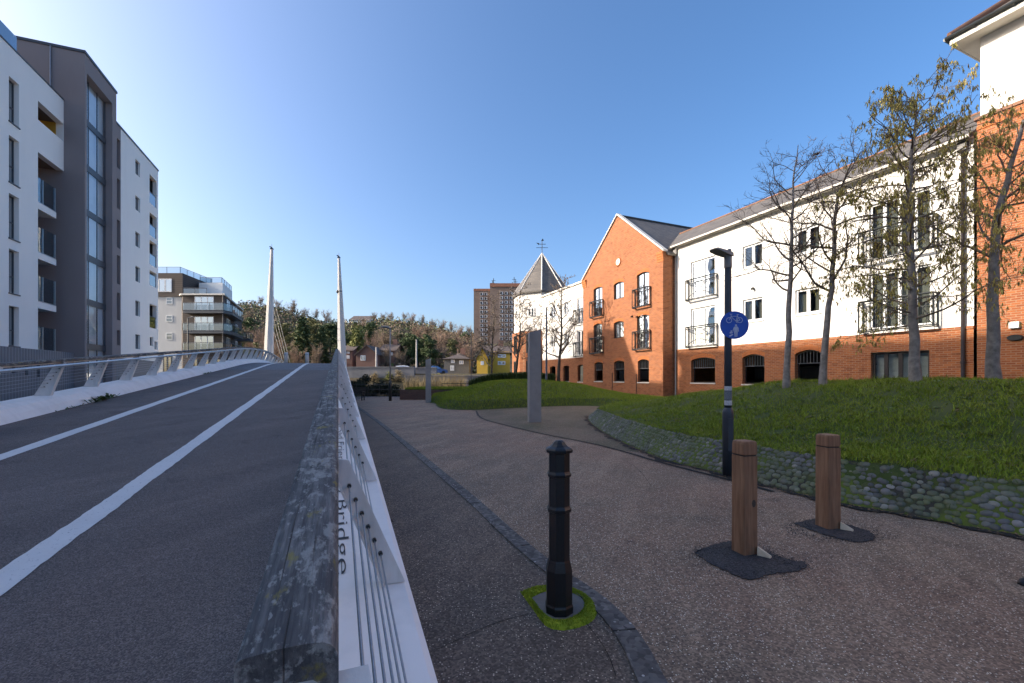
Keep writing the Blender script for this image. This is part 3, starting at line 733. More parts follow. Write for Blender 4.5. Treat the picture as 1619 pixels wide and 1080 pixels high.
# parapet posts: tapered plates leaning in over the kerb
def post(s, side):
    if side > 0: base = [(.335, .256), (.225, .258)]; top = [(.050, .93), (-.045, .945)]
    else: base = [(-5.70, .25), (-5.44, .255)]; top = [(-5.36, .93), (-5.22, .945)]
    m = MB(BF); th = .012
    q = [base[0], base[1], top[1], top[0]]
    for o in (0,):
        a = [BF.w(s-th, t, dz(s)+h) for t, h in q]; b = [BF.w(s+th, t, dz(s)+h) for t, h in q]
        m.add(a+b, [(0, 1, 2, 3), (7, 6, 5, 4), (0, 4, 5, 1), (1, 5, 6, 2), (2, 6, 7, 3), (3, 7, 4, 0)])
    # flange along the inner edge
    fl = [(base[1][0], base[1][1]), (top[1][0], top[1][1])]
    a = [BF.w(s-.045, fl[0][0], dz(s)+fl[0][1]), BF.w(s+.045, fl[0][0], dz(s)+fl[0][1]), BF.w(s+.045, fl[1][0], dz(s)+fl[1][1]), BF.w(s-.045, fl[1][0], dz(s)+fl[1][1])]
    off = BF.w(0, -.010 if side > 0 else .010)
    m.add(a+[tuple(Vector(p)+Vector(off)) for p in a], [(0, 1, 2, 3), (7, 6, 5, 4), (0, 4, 5, 1), (1, 5, 6, 2), (2, 6, 7, 3), (3, 7, 4, 0)])
    m.cur = 1
    for k in range(6):
        t, h = wire_th(k, side); m.bar(BF.w(s-.035, t, dz(s)+h), BF.w(s+.035, t, dz(s)+h), .011, 6)
    return m.build('parapet_post', [M['post'], M['iron']], bridge)
def wire_th(k, side):
    f = k/5.0
    if side > 0: return (.052+.155*f, .80-.37*f)
    return (-5.30-.23*f, .80-.37*f)
for k in range(33):
    s = 2.45+1.85*k
    if s < 40.5: post(s, 1)
    if 0 <= 8.1+1.85*k < 62: post(8.1+1.85*k, -1)
for k in range(6):
    for side in (1, -1):
        m = MB(BF); S = [-2+1.0*i for i in range(64)] if side < 0 else [.2+1.0*i for i in range(42)]
        m.tube([BF.w(s, wire_th(k, side)[0], dz(s)+wire_th(k, side)[1]) for s in S], .0042, 6); m.build('parapet_wire', M['wire'], bridge)
# timber cap rails in lengths, joints between them
def rail_prof(c, flip):
    p = [(-.0825, -.012), (-.0825, .024), (-.0795, .032), (-.072, .036), (-.02, .041), (.03, .041), (.056, .038), (.070, .031), (.078, .020), (.083, .002), (.083, -.048), (.076, -.062), (.064, -.060), (.056, -.040), (.040, -.026), (-.06, -.022), (-.078, -.018)]
    return [(c+(t if not flip else -t), h+.965) for t, h in p]
def rail_len(a, b, c, flip):
    m = MB(BF); pr = rail_prof(c, flip); S = np.linspace(a, b, max(2, int((b-a)/.5)+1)); n = len(pr)
    vs = []; fs = []
    for s in S: vs += [BF.w(s, t, dz(s)+h) for t, h in pr]
    for i in range(len(S)-1):
        for j in range(n): fs.append((i*n+j, i*n+(j+1) % n, (i+1)*n+(j+1) % n, (i+1)*n+j))
    m.add(vs, fs, False); m.add(vs[:n], [tuple(range(n))]); m.add(vs[-n:], [tuple(range(n))])
    return m.build('timber_rail', M['rail'], bridge)
jo = [.87, 3.05]+[3.06+3.7*k for k in range(1, 11)]
for a, b in zip(jo[:-1], jo[1:]): rail_len(a, b-.006, -.0825, False)
for k in range(17): rail_len(-1.5+3.7*k, -1.5+3.7*k+3.694, -5.29, True)
# steel bearer under the near rail, and its curved end plate
m = MB(BF); ribbon(m, lambda s: [(-.05, .936), (-.05, .915), (-.105, .915), (-.105, .936)], [1.0+.5*i for i in range(80)]); m.build('rail_bearer', M['post'], bridge)
m = MB(BF); ribbon(m, lambda s: [(-5.27, .936), (-5.27, .915), (-5.31, .915), (-5.31, .936)], SS[4:-30]); m.build('rail_bearer', M['post'], bridge)
m = MB(BF); pl = []
for k in range(9):
    a = k/8*math.pi/2; pl.append((.30+.62*math.sin(a), .27+.66*(1-math.cos(a)) if 0 else .27+.64*math.sin(a)**1.6))
for (t0, t1) in ((-.115, .05),):
    vs = [BF.w(s, t0+.0*h, dz(s)+h) for s, h in pl]+[BF.w(s, t1+.16*(.93-h)/.66, dz(s)+h) for s, h in pl]
    m.add(vs, [(i, i+1, 10+i, 9+i) for i in range(8)], True)
m.build('end_plate', M['bridge_white'], bridge)
# silver tube handrail on the far parapet
m = MB(BF); m.tube([BF.w(s, -5.10, dz(s)+.885) for s in SS[2:-34]], .028, 10)
m.build('handrail', M['steel'], bridge)
for k in range(28):
    s = 8.1+1.85*k; m = MB(BF); m.bar(BF.w(s, -5.24, dz(s)+.87), BF.w(s, -5.10, dz(s)+.86), .012, 6); m.build('handrail_bracket', M['steel'], bridge)
# lettering on the kerb, read from the deck
cu = bpy.data.curves.new('lettering', 'FONT'); cu.body = 'Novi Sad Friendship Bridge'; cu.size = .17; cu.space_character = 1.02; cu.offset = -.0016
to = bpy.data.objects.new('lettering', cu); C.objects.link(to); bpy.context.view_layer.update()
tm = bpy.data.meshes.new_from_object(to.evaluated_get(bpy.context.evaluated_depsgraph_get())); bpy.data.objects.remove(to)
tv = np.array([v.co[:] for v in tm.vertices]); wmax = tv[:, 0].max(); tv[:, 0] *= 5.35/wmax
off = 7.95
W = np.array([BF.w(off-x, -.008+y*.62, dz(off-x)+.2655) for x, y, z in tv])
tm2 = bpy.data.meshes.new('lettering'); tm2.from_pydata((W-np.array(bridge.location)+np.array([0, 0, .003])).tolist(), [], [tuple(p.vertices) for p in tm.polygons]); tm2.materials.append(M['ink'])
lo = bpy.data.objects.new('lettering', tm2); C.objects.link(lo); lo.parent = bridge; tag(lo, 'black lettering reading Novi Sad Friendship Bridge')
# masts
def mast(sb, tb, tt, zb, zt, wb, wt, camera_at=None):
    m = MB(BF); n = 6; vs = []; fs = []; lev = [(0, 1.0), (.04, 1.0), (.3, .86), (.6, .64), (1, wt/wb)]
    for f, k in lev:
        t = tb+(tt-tb)*f; z = zb+(zt-zb)*f
        for j in range(n):
            a = 2*math.pi*(j+.25)/n; vs.append(BF.w(sb+math.sin(a)*wb*.5*k*.8, t+math.cos(a)*wb*.5*k, z))
    for i in range(len(lev)-1):
        for j in range(n): fs.append((i*n+j, i*n+(j+1) % n, (i+1)*n+(j+1) % n, (i+1)*n+j))
    fs.append(tuple(range((len(lev)-1)*n, len(lev)*n))); m.add(vs, fs)
    o = m.build('mast', M['mast'], bridge); p = Vector(BF.w(sb, tt, zt))
    m = MB(BF); m.box(sb-.10, sb+.10, tt-.16, tt+.16, zt, zt+.10); m.bar(p+Vector((0, 0, .1)), p+Vector((0, 0, .55)), .02); m.bar(p+Vector((-.22, 0, .3)), p+Vector((.05, 0, .14)), .06); m.build('mast_top_fitting', M['iron'], o)
    if camera_at:
        f = camera_at; c = Vector(BF.w(sb-.3, tb+(tt-tb)*f-.25, zb+(zt-zb)*f)); m = MB(BF)
        m.tube([c+Vector((0, 0, .18)), c+Vector((0, 0, .08)), c, c-Vector((0, 0, .08)), c-Vector((0, 0, .16))], [.05, .13, .14, .12, .03], 10); m.bar(c+Vector((0, 0, .1)), c+Vector((.5, .1, .1)), .035); m.build('camera_dome', M['iron'], o)
    return o
mast(52, -6.80, -6.45, 1.5, 15.0, 1.0, .28)
mast(52, .45, .05, 1.3, 14.75, 1.0, .28, .72)
m = MB(BF)
for (t0, t1) in ((-6.55, -5.72), (.2, .30)):
    for z0, s1 in ((11.2, 68), (10.0, 64.5), (8.8, 61), (7.6, 58)):
        m = MB(BF); m.tube([BF.w(52, t0, z0), BF.w(s1, t1, dz(s1)+.25)], .035, 6); m.build('stay_cable', M['mast'], bridge)
for tb in (-6.80, .45):                                              # pedestal under each mast
    m = MB(BF); m.box(51.2, 52.8, tb-.45, tb+.42, -2.5, 2.6); m.build('mast_pedestal', M['mast'], bridge)
# white bollards at the crest
def crest_bollard(u, t, h, lab):
    s = 36.8; x, y, z = BF.w(s, t, dz(s))
    m = MB(); m.lathe(x, y, [(.13, z-.02), (.13, z+h-.05), (.11, z+h), (.0, z+h+.01)], 12); o = m.build('bollard', M['mast'], None, (x, y, z)); tag(o, lab, 'bollard', 'white bollards at the top of the bridge')
    b = MB(); b.lathe(x, y, [(.137, z+h*.78), (.137, z+h*.90)], 12); b.build('band', M['sticker'], o)
crest_bollard(485, -2.2, .82, 'white bollard standing on the bridge deck at the end of the right hand white line')
crest_bollard(453, -3.62, .80, 'white bollard on the bridge deck beside the left mast and far parapet')
# weeds along the far kerb
for (u, v, n, h, lab) in ((160, 630, 60, .28, 'green fern tuft growing from the far kerb of the bridge deck'), (112, 643, 26, .12, 'small low weed patch at the far kerb left of the fern'), (325, 597, 30, .16, 'thin strip of weeds along the far kerb nearest the crest')):
    s = BF.s(u, -5.10); m = MB(BF)
    for k in range(n):
        s1 = s+rng.gauss(0, .28); a = rng.uniform(0, 6.28); L = h*rng.uniform(.5, 1.2); b = Vector(BF.w(s1, -5.08, dz(s1)-.01)); d = Vector((math.cos(a), math.sin(a), rng.uniform(.3, 1.1))).normalized(); sd = d.cross(Vector((0, 0, 1))).normalized()*.02*h/.2
        p1 = b+d*L*.6; p2 = b+d*L-Vector((0, 0, L*.25)); m.add([b-sd*.4, b+sd*.4, p1+sd, p1-sd, p2], [(0, 1, 2, 3), (3, 2, 4)])
    o = m.build('weed', M['hedge'], None, BF.w(s, -5.08, dz(s))); tag(o, lab, 'weed')
# long retaining edge under railing: bank wall
m = MB(); m.box(37.3, 38.0, -13.5, 5, -3, .02); tag(m.build('river_wall', M['quay'], None, (-5, 37.5, 0)), 'concrete river edge wall below the black railing at the end of the path', 'wall')
# ------------------------------------------------------------------ foreground furniture
# black bollard with its mossy base
bx, by = G(884, 968)
bo = empty('bollard', (bx, by, 0), 'black octagonal cast iron bollard with pointed cap standing in a mossy concrete base', 'bollard')
m = MB(); k8 = math.pi/8
m.lathe(bx, by, [(.098, 0), (.098, .06), (.092, .075), (.092, .30), (.078, .36), (.074, .37), (.074, .40)], 8, False, k8); m.build('base', M['bollard'], bo)
m = MB(); m.lathe(bx, by, [(.074, .40), (.074, .69), (.084, .695), (.086, .715), (.076, .73), (.074, .735), (.074, .93), (.084, .935), (.086, .95), (.076, .965), (.074, .97), (.074, 1.09)], 8, False, k8); m.build('shaft', M['bollard'], bo)
m = MB(); m.lathe(bx, by, [(.074, 1.09), (.094, 1.098), (.096, 1.115), (.088, 1.125), (.062, 1.136), (.048, 1.15), (.038, 1.165), (.022, 1.176), (0.001, 1.178)], 8, False, k8); m.build('cap', M['bollard'], bo)
oc = [(840, 948), (865, 936), (905, 938), (928, 955), (915, 975), (885, 985), (862, 978)]
P = smooth_line([G(*p) for p in oc+oc[:1]], 2); sheet('concrete_footing', [tuple(p) for p in P], .0135, M['concrete'])
outer = [(823, 938), (845, 929), (868, 928), (905, 932), (932, 945), (947, 966), (938, 985), (912, 996), (886, 1000), (862, 993), (846, 970)]
PO = resample(smooth_line([G(*p) for p in outer+outer[:1]], 2), .012); cxy = np.array(G(887, 962))
V = []; F = []; n = len(PO); PIN = resample(P, .01); rings = 9
def nearest_in(p):
    d = p-cxy; ang = math.atan2(d[1], d[0]); a2 = np.arctan2(PIN[:, 1]-cxy[1], PIN[:, 0]-cxy[0]); j = np.argmin(np.abs((a2-ang+np.pi) % (2*np.pi)-np.pi)); return PIN[j]
inn = np.array([nearest_in(p) for p in PO])
for r in range(rings):
    f = r/(rings-1)
    for i in range(n):
        p = PO[i]*(1-f)+inn[i]*f; h = .004+.024*math.sin(math.pi*min(max(f, 0), 1))**.7*(1+.35*noise.noise(Vector((p[0]*40, p[1]*40, 0))))
        V.append((p[0]+rng.uniform(-.004, .004), p[1]+rng.uniform(-.004, .004), h))
for r in range(rings-1):
    for i in range(n): F.append((r*n+i, r*n+(i+1) % n, (r+1)*n+(i+1) % n, (r+1)*n+i))
tag(np_mesh('moss', V, F, M['moss'], smooth=True), kind='stuff')
for q in range(9000): pass
mr = np.random.default_rng(8); ii = mr.integers(0, n, 7000); ff = mr.uniform(0, 1, 7000)
q = PO[ii]*(1-ff)[:, None]+inn[ii]*ff[:, None]
blades('moss_tips', q[:, 0], q[:, 1], .006+.02*np.sin(np.pi*ff), .011, .003, .8, M['moss'], 21)

# two timber posts with split wedges at their feet
def timber_post(u, v, h, w, ang, lab):
    x, y = G(u, v); pw = empty('timber_post', (x, y, 0), lab, 'post', 'new timber posts set across the path')
    ca, sa = math.cos(ang), math.sin(ang)
    def ring(k, z, tw=0): return [(x+(a*ca-b*sa)*k, y+(a*sa+b*ca)*k, z) for a, b in ((-.88, -1), (.88, -1), (1, -.88), (1, .88), (.88, 1), (-.88, 1), (-1, .88), (-1, -.88))]
    def stack(m, lv):
        vs = []; fs = []
        for k, z in lv: vs += ring(k*w/2, z)
        for i in range(len(lv)-1):
            for j in range(8): fs.append((i*8+j, i*8+(j+1) % 8, (i+1)*8+(j+1) % 8, (i+1)*8+j))
        fs.append(tuple(range((len(lv)-1)*8, len(lv)*8))); m.add(vs, fs)
    m = MB(); stack(m, [(1.03, -.05), (1.0, .3), (1.0, h-.135)]); m.build('shaft', M['post_wood'], pw)
    m = MB(); stack(m, [(.90, h-.137), (.90, h-.122)]); m.build('groove', M['ink'], pw)
    m = MB(); stack(m, [(.97, h-.122), (.985, h-.115), (.975, h-.03), (.93, h-.008), (.80, h)]); m.build('head', M['post_wood'], pw)
    # wedge
    m = MB(); a = Vector((x+.085, y-.07, .012)); b = a+Vector((.075, -.075, .0)); sd = Vector((.02, .02, 0))
    m.add([a-sd, a+sd, b+sd*.8, b-sd*.7, a-sd*.7+Vector((0, 0, .075)), a+sd*.6+Vector((0, 0, .068)), b+sd*.3+Vector((0, 0, .016)), b-sd*.4+Vector((0, 0, .02))], [(0, 1, 2, 3), (7, 6, 5, 4), (0, 4, 5, 1), (1, 5, 6, 2), (2, 6, 7, 3), (3, 7, 4, 0)])
    o = m.build('timber_wedge', M['blond'], None, (a.x, a.y, 0)); tag(o, 'pale split wood wedge lying at the foot of the ' + ('brown knotted' if h > 1.0 else 'paler') + ' timber post', 'wedge', 'pale wedges beside the timber posts')
    if h > 1.0:
        c = Vector((x+(-1*-sa*0+.25*ca*w*.5), y+(.25*sa*w*.5), .52))
        nx, ny = sa, -ca; m = MB(); px = x+(.35*ca)*w/2+nx*w/2*1.004; py = y+(.35*sa)*w/2+ny*w/2*1.004
        pts = [(px+ca*.022*math.cos(t), py+sa*.022*math.cos(t), .47+.034*math.sin(t)) for t in [2*math.pi*i/12 for i in range(12)]]
        m.quad(*[(p[0]+nx*.002, p[1]+ny*.002, p[2]) for p in pts]); m.build('knot', M['bark'], pw)
timber_post(1177, 874, 1.03, .155, R(17), 'square brown timber post with a dark knot, nearer of the two posts on the path')
timber_post(1309, 834, 1.0, .165, R(12), 'paler square timber post, farther of the two, standing before the cobble bank')

# lamp column with its sign
lx, ly = G(1151, 753)
lp = empty('lamp_post', (lx, ly, 0), 'dark blue-grey lamp column with flat lantern carrying the round blue sign', 'lamp post')
m = MB(); m.lathe(lx, ly, [(.085, 0), (.085, 1.03), (.083, 1.06), (.066, 1.10), (.060, 1.12)], 20); b_ = m.build('base', M['lamp_paint'], lp)
m = MB(); m.box(ly-.0905, ly-.084, lx-.035, lx+.035, .42, .95); m.build('door', M['lamp_paint'], b_)
m = MB(); m.lathe(lx, ly, [(.058, 1.10), (.056, 2.3), (.052, 3.25), (.050, 3.45), (.052, 3.46), (.052, 3.60)], 18); m.build('column', M['lamp_paint'], lp)
m = MB(); m.lathe(lx, ly, [(.058, 3.40), (.060, 3.41), (.060, 3.62), (.04, 3.64)], 16)
P = [Vector((lx+.06, ly, 3.60)), Vector((lx-.02, ly-.0, 3.605)), Vector((lx-.12, ly-.04, 3.625)), Vector((lx-.26, ly-.09, 3.66)), Vector((lx-.30, ly-.10, 3.672))]
W_ = [.05, .085, .10, .10, .07]; H_ = [.05, .05, .045, .03, .012]; vs = []; fs = []
dirv = Vector((-.94, -.33, 0)); sdv = Vector((.33, -.94, 0))
for p, a, h in zip(P, W_, H_): vs += [p-sdv*a-Vector((0, 0, h*.3)), p+sdv*a-Vector((0, 0, h*.3)), p+sdv*a*.8+Vector((0, 0, h)), p-sdv*a*.8+Vector((0, 0, h))]
for i in range(4):
    for j in range(4): fs.append((i*4+j, i*4+(j+1) % 4, (i+1)*4+(j+1) % 4, (i+1)*4+j))
fs += [(0, 1, 2, 3), (19, 18, 17, 16)]; m.add(vs, fs); ln_ = m.build('lantern', M['lamp_head'], lp)
m = MB(); m.lathe(lx+.02, ly, [(.035, 3.635), (.036, 3.69), (.022, 3.71), (.001, 3.713)], 12); m.build('photocell', M['lamp_head'], ln_)
m = MB()
for z0, z1 in ((1.16, 1.24), (1.40, 1.47)):
    vs = []; fs = []
    for i in range(13):
        a = R(180)+i/12*R(180); vs += [(lx+.0595*math.cos(a), ly+.0595*math.sin(a), z0), (lx+.0595*math.cos(a), ly+.0595*math.sin(a), z1)]
    for i in range(12): fs.append((2*i, 2*i+2, 2*i+3, 2*i+1))
    m.add(vs, fs, True)
m.build('sticker', M['sticker'], lp)
m = MB(); vs = []; fs = []
for i in range(13):
    a = R(180)+i/12*R(180); vs += [(lx+.0590*math.cos(a), ly+.0590*math.sin(a), 1.25), (lx+.0590*math.cos(a), ly+.0590*math.sin(a), 1.39)]
for i in range(12): fs.append((2*i, 2*i+2, 2*i+3, 2*i+1))
m.add(vs, fs, True); m.build('sticker', m_plain('dull_sticker', (.10,.13,.15), (.2,.22,.24), 60, .6), lp)
# round sign
sx, sy, sz = lx+.055, ly-.095, 2.455
yaw = R(-4); cx_, sx_ = math.cos(yaw), math.sin(yaw)
def SG(a, b, d=0.0): return (sx+a*cx_+d*sx_, sy+a*sx_-d*cx_, sz+b)
sg = empty('road_sign', (sx, sy, sz-.225), 'round blue sign with white bicycle and parent with child, fixed to the lamp column', 'sign')
m = MB(); N_ = 48; vs = [SG(.224*math.cos(2*math.pi*i/N_), .224*math.sin(2*math.pi*i/N_), d) for d in (0, .006) for i in range(N_)]
m.add(vs, [tuple(range(N_)), tuple(range(N_, 2*N_))]+[(i, (i+1) % N_, N_+(i+1) % N_, N_+i) for i in range(N_)]); pl_ = m.build('plate', M['sign_blue'], sg)
m = MB(WF); m.box(sy+.012, sy+.10, sx-.06-.055, sx+.06-.055, sz-.12, sz-.09); m.box(sy+.012, sy+.10, sx-.115, sx+.005, sz+.09, sz+.12); m.build('bracket', M['steel'], sg)
D_ = .0095
def arc(m, cx, cy, r0, r1, a0=0, a1=2*math.pi, n=28):
    for i in range(n):
        a = a0+(a1-a0)*i/n; b = a0+(a1-a0)*(i+1)/n
        m.quad(SG(cx+r0*math.cos(a), cy+r0*math.sin(a), D_), SG(cx+r1*math.cos(a), cy+r1*math.sin(a), D_), SG(cx+r1*math.cos(b), cy+r1*math.sin(b), D_), SG(cx+r0*math.cos(b), cy+r0*math.sin(b), D_))
def stroke(m, pts, w, d=D_):
    for (x0, y0), (x1, y1) in zip(pts[:-1], pts[1:]):
        L = math.hypot(x1-x0, y1-y0); nx, ny = -(y1-y0)/L*w, (x1-x0)/L*w
        m.quad(SG(x0-nx, y0-ny, d), SG(x1-nx, y1-ny, d), SG(x1+nx, y1+ny, d), SG(x0+nx, y0+ny, d)); d += .0003
m = MB(); w0, w1 = (-.085, .078), (.083, .078)
for c in (w0, w1): arc(m, *c, .036, .045)
bb = (.022, .062); sd = (-.05, .165) ; hd = (.042, .162)
stroke(m, [w0, (-.052, .145), (-.058, .172)], .0042, D_+.001); stroke(m, [(-.08, .178), (-.052, .174), (-.035, .176)], .004, D_+.002)
stroke(m, [(-.052, .140), (.046, .140)], .0042, D_+.0015); stroke(m, [(-.052, .132), bb, (.044, .150), (.05, .170)], .0042, D_+.0025); stroke(m, [(.030, .162), (.066, .170)], .005, D_+.003)
stroke(m, [(.046, .140), w1], .0042, D_+.0035); stroke(m, [bb, w1], .0042, D_+.004); stroke(m, [bb, (.03, .04), (.048, .04)], .004, D_+.0045)
m.build('bicycle_symbol', M['sign_white'], pl_)
def fill(m, pts, d=D_): m.quad(*[SG(a, b, d) for a, b in pts])
m = MB()
arc(m, .022, -.006, 0, .017, n=14)
fill(m, [(.000, -.024), (.044, -.024), (.062, -.048), (.068, -.105), (.058, -.108), (.050, -.066), (.048, -.115), (-.006, -.115), (-.006, -.062), (-.020, -.100), (-.030, -.096), (-.016, -.044)], D_+.0006)
fill(m, [(-.004, -.115), (.018, -.115), (.017, -.190), (.001, -.190)], D_+.0012); fill(m, [(.026, -.115), (.047, -.115), (.042, -.190), (.027, -.190)], D_+.0012)
m.build('adult_symbol', M['sign_white'], pl_)
m = MB(); arc(m, -.050, -.098, 0, .013, n=12)
fill(m, [(-.068, -.112), (-.034, -.112), (-.022, -.104), (-.018, -.110), (-.030, -.124), (-.040, -.136), (-.072, -.136), (-.078, -.126)], D_+.0006)
fill(m, [(-.088, -.172), (-.030, -.140), (-.018, -.158), (-.074, -.190)], D_+.0012); m.build('child_symbol', M['sign_white'], pl_)

# standing stones
def stone(px, wpx, top, lab, depth, rot):
    x, y = G(*px); h = (px[1]-top)/FPX*y; w = wpx/FPX*y/2
    m = MB(); c, s = math.cos(rot), math.sin(rot); vs = []; fs = []; lv = [(1.02, -.1), (1.0, h*.4), (.98, h*.8), (.96, h)]
    for k, z in lv:
        for a, b in ((-w, -depth), (w, -depth), (w, depth), (-w, depth)):
            ax = a*k+rng.uniform(-.008, .008); vs.append((x+ax*c-b*s, y+depth+ax*s+b*c, z+(.06*a/w if z == h else 0)))
    for i in range(3):
        for j in range(4): fs.append((i*4+j, i*4+(j+1) % 4, (i+1)*4+(j+1) % 4, (i+1)*4+j))
    fs.append((12, 13, 14, 15)); m.add(vs, fs); tag(m.build('standing_stone', M['stone'], None, (x, y, 0)), lab, 'stone', 'upright stone slabs beside the path')
stone((845, 668), 19, 523, 'tall flat grey stone slab standing at the path fork, the larger and nearer of two', .13, R(14))
stone((676.5, 637), 8.5, 568, 'slim grey stone pillar standing by the low brick planter far down the path', .16, R(8))
# shoe cut by the frame edge
shx, shy = G(1618, 926)
m = MB(); vs = []; fs = []; prof = [(-.02, .012, .02), (.0, .035, .045), (.05, .046, .06), (.12, .043, .085), (.18, .036, .10), (.25, .036, .10), (.28, .028, .09)]
for a, w_, h in prof:
    for j in range(10):
        t = 2*math.pi*j/10; vs.append((shx+a, shy+w_*math.cos(t), max(.012, h*.5+h*.5*math.sin(t))+.004))
for i in range(len(prof)-1):
    for j in range(10): fs.append((i*10+j, i*10+(j+1) % 10, (i+1)*10+(j+1) % 10, (i+1)*10+j))
fs += [tuple(range(10)), tuple(range(60, 70))]; m.add(vs, fs, True)
sh = m.build('shoe', M['rubber'], None, (shx+.1, shy, 0)); tag(sh, 'dark rounded shoe toe at the right edge of the path', 'shoe')
m = MB(); pl = [(shx-.024, shy-.02), (shx, shy-.042), (shx+.1, shy-.05), (shx+.28, shy-.04), (shx+.28, shy+.04), (shx+.1, shy+.05), (shx, shy+.042), (shx-.024, shy+.02)]; m.prism(pl, .0045, .018); m.build('sole', M['ink'], sh)
# small bits lying on the path
for u, v, lab in ((662, 716, 'small dark clump of debris lying on the path beside the kerb line'), (615, 828, 'dark leaf scrap lying on the verge beside the bridge kerb')):
    x, y = G(u, v); m = MB()
    for k in range(14):
        a = rng.uniform(0, 6.3); r = rng.uniform(0, .05); p = Vector((x+r*math.cos(a), y+r*math.sin(a), .008+rng.uniform(0, .015))); d = Vector((rng.uniform(-1, 1), rng.uniform(-1, 1), rng.uniform(.1, .6)))*.025; e_ = d.cross(Vector((0, 0, 1)))*.5
        m.add([p-d, p+e_, p+d+Vector((0, 0, .008)), p-e_], [(0, 1, 2, 3)])
    tag(m.build('debris', M['bark'], None, (x, y, 0)), lab, 'debris')

# ------------------------------------------------------------------ end of the path: railing, bench, planter, lamp, poles
def railing(P0, P1, h, n, lab, name='railing'):
    P0 = Vector(P0); P1 = Vector(P1); o = empty(name, P0, lab, 'railing'); m = MB()
    for z in (h, h*.62, h*.25): m.bar(P0+Vector((0, 0, z)), P1+Vector((0, 0, z)), .028, 6)
    m.build('rail', M['iron'], o)
    for k in range(n+1):
        p = P0.lerp(P1, k/n); m = MB(); m.bar(p, p+Vector((0, 0, h)), .03, 6); m.build('post', M['iron'], o)
railing((*G(546, 628), 0), (*G(636, 628.5), 0), 1.05, 5, 'black metal railing with three rails closing the river end of the path')
railing((-6.0, 38.0, .0), (3.5, 40.5, .0), 1.15, 6, 'thin grey railing behind the planter lawn and the far standing stone')
bxx, byy = G(558, 633)
be = empty('bench', (bxx, byy, 0), 'dark slatted bench facing the path next to the bridge foot', 'bench')
m = MB()
for k in range(5): m.box(byy-.5+.1*k, byy-.42+.1*k, bxx-.9, bxx+.9, .44, .475)
m.build('seat', M['timber_grey'], be); m = MB()
for k in range(4): m.box(byy+.06+.03*k, byy+.09+.03*k, bxx-.9, bxx+.9, .52+.11*k, .60+.11*k)
m.build('backrest', M['timber_grey'], be)
for x in (-.8, .8):
    m = MB(); m.box(byy-.48, byy-.42, bxx+x-.03, bxx+x+.03, 0, .62); m.box(byy-.42, byy+.1, bxx+x-.03, bxx+x+.03, .60, .65); m.box(byy+.02, byy+.08, bxx+x-.03, bxx+x+.03, 0, .6); m.build('leg', M['iron'], be)
# low brick planter with its lawn
x0, y0 = G(632, 632); x1, y1 = G(722, 632); 
pw = empty('planter_wall', (x0, y0, 0), 'low dark brick planter wall around a strip of lawn at the end of the path', 'planter')
m = MB(); m.box(y0, y0+.3, x0, x1+1.5, -.05, .72); m.box(y0+.3, y0+4.5, x0, x0+.3, -.05, .72); m.build('wall', M['brick_dark'], pw)
m = MB(); m.box(y0+.3, y0+4.5, x0+.3, x1+1.5, -.05, .78); m.build('lawn', M['gbase'], pw)
q = 16000; px = r_.uniform(x0+.3, x1+1.5, q); py = r_.uniform(y0+.25, y0+4.4, q); blades('planter_grass', px, py, px*0+.77, .14, .014, .7, M['grass'], 31)
m = MB(); p0 = Vector((*G(617, 634), 0)); yl = p0.y
lp2 = empty('lamp_post', p0, 'slender lamp column with thick black base left of the low brick planter', 'lamp post')
m.lathe(p0.x, p0.y, [(.11, 0), (.11, 1.25), (.06, 1.4)], 12); m.build('base', M['iron'], lp2)
m = MB(); m.lathe(p0.x, p0.y, [(.055, 1.35), (.045, 5.1)], 10); m.build('column', M['stone'], lp2)
m = MB(); m.tube([p0+Vector((0.05, 0, 5.12)), p0+Vector((-.3, -.05, 5.2)), p0+Vector((-.62, -.1, 5.2))], [.05, .10, .06], 8); m.build('lantern', M['lamp_head'], lp2)
def pole(u, v0, v1, Y, r, lab, name='pole', arm=0, mat='stone'):
    a = Vector(PX(u, v0, Y)); b = Vector(PX(u, v1, Y)); o = empty(name, a, lab, 'pole' if name == 'pole' else 'lamp post')
    m = MB(); m.tube([a, b], [r, r*.7], 8); m.build('column', M[mat], o)
    if arm:
        m = MB(); m.tube([b, b+Vector((arm*.6, 0, .15)), b+Vector((arm, 0, .12))], [.05, .08, .05], 6); m.build('lantern', M['lamp_head'], o)
pole(595, 592, 549, 62, .16, 'thick pale pole behind the quay wall below the brick houses')
pole(658.5, 592, 537, 62, .14, 'tall pale pole behind the quay wall in front of the dark pines')
pole(864, 600, 486, 30, .07, 'slim dark green lamp column standing in front of the white wing beside the turret', 'lamp_post', 0, 'lamp_paint')
pole(745, 628, 520, 36.5, .035, 'thin dark pole in front of the yellow house at the edge of the lawn', 'pole', 0, 'iron')
pole(297, 566, 503, 58, .09, 'black lamp column with a short arm in front of the timber clad flats', 'lamp_post', .9, 'iron')
# quay walls across the river
for a, b, Y, lo, hi, lab in ((530, 655, 58.5, -3, 3.12, 'grey concrete quay wall across the river with stained top edge'), (655, 690, 59.5, -3, 3.05, 'paler concrete quay wall section right of the lamp column'), (640, 775, 57.0, -3, 1.95, 'lower concrete quay wall behind the dry reeds'),):
    xa = (a-HU)/FPX*Y; xb = (b-HU)/FPX*Y
    m = MB(); m.box(Y, Y+.7, xa, xb, lo, hi-.12); o = m.build('quay_wall', M['quay'], None, ((xa+xb)/2, Y, 0)); tag(o, lab, 'wall')
    m = MB(); m.box(Y-.08, Y+.72, xa, xb, hi-.12, hi); m.build('coping', M['quay'], o)
xa = (300-HU)/FPX*58.5; xb = (530-HU)/FPX*58.5
m = MB(); m.box(58.5, 59.2, xa, xb, -3, 2.6); tag(m.build('quay_wall', M['quay'], None, ((xa+xb)/2, 58.5, 0)), 'grey quay wall across the river behind the bridge masts', 'wall')
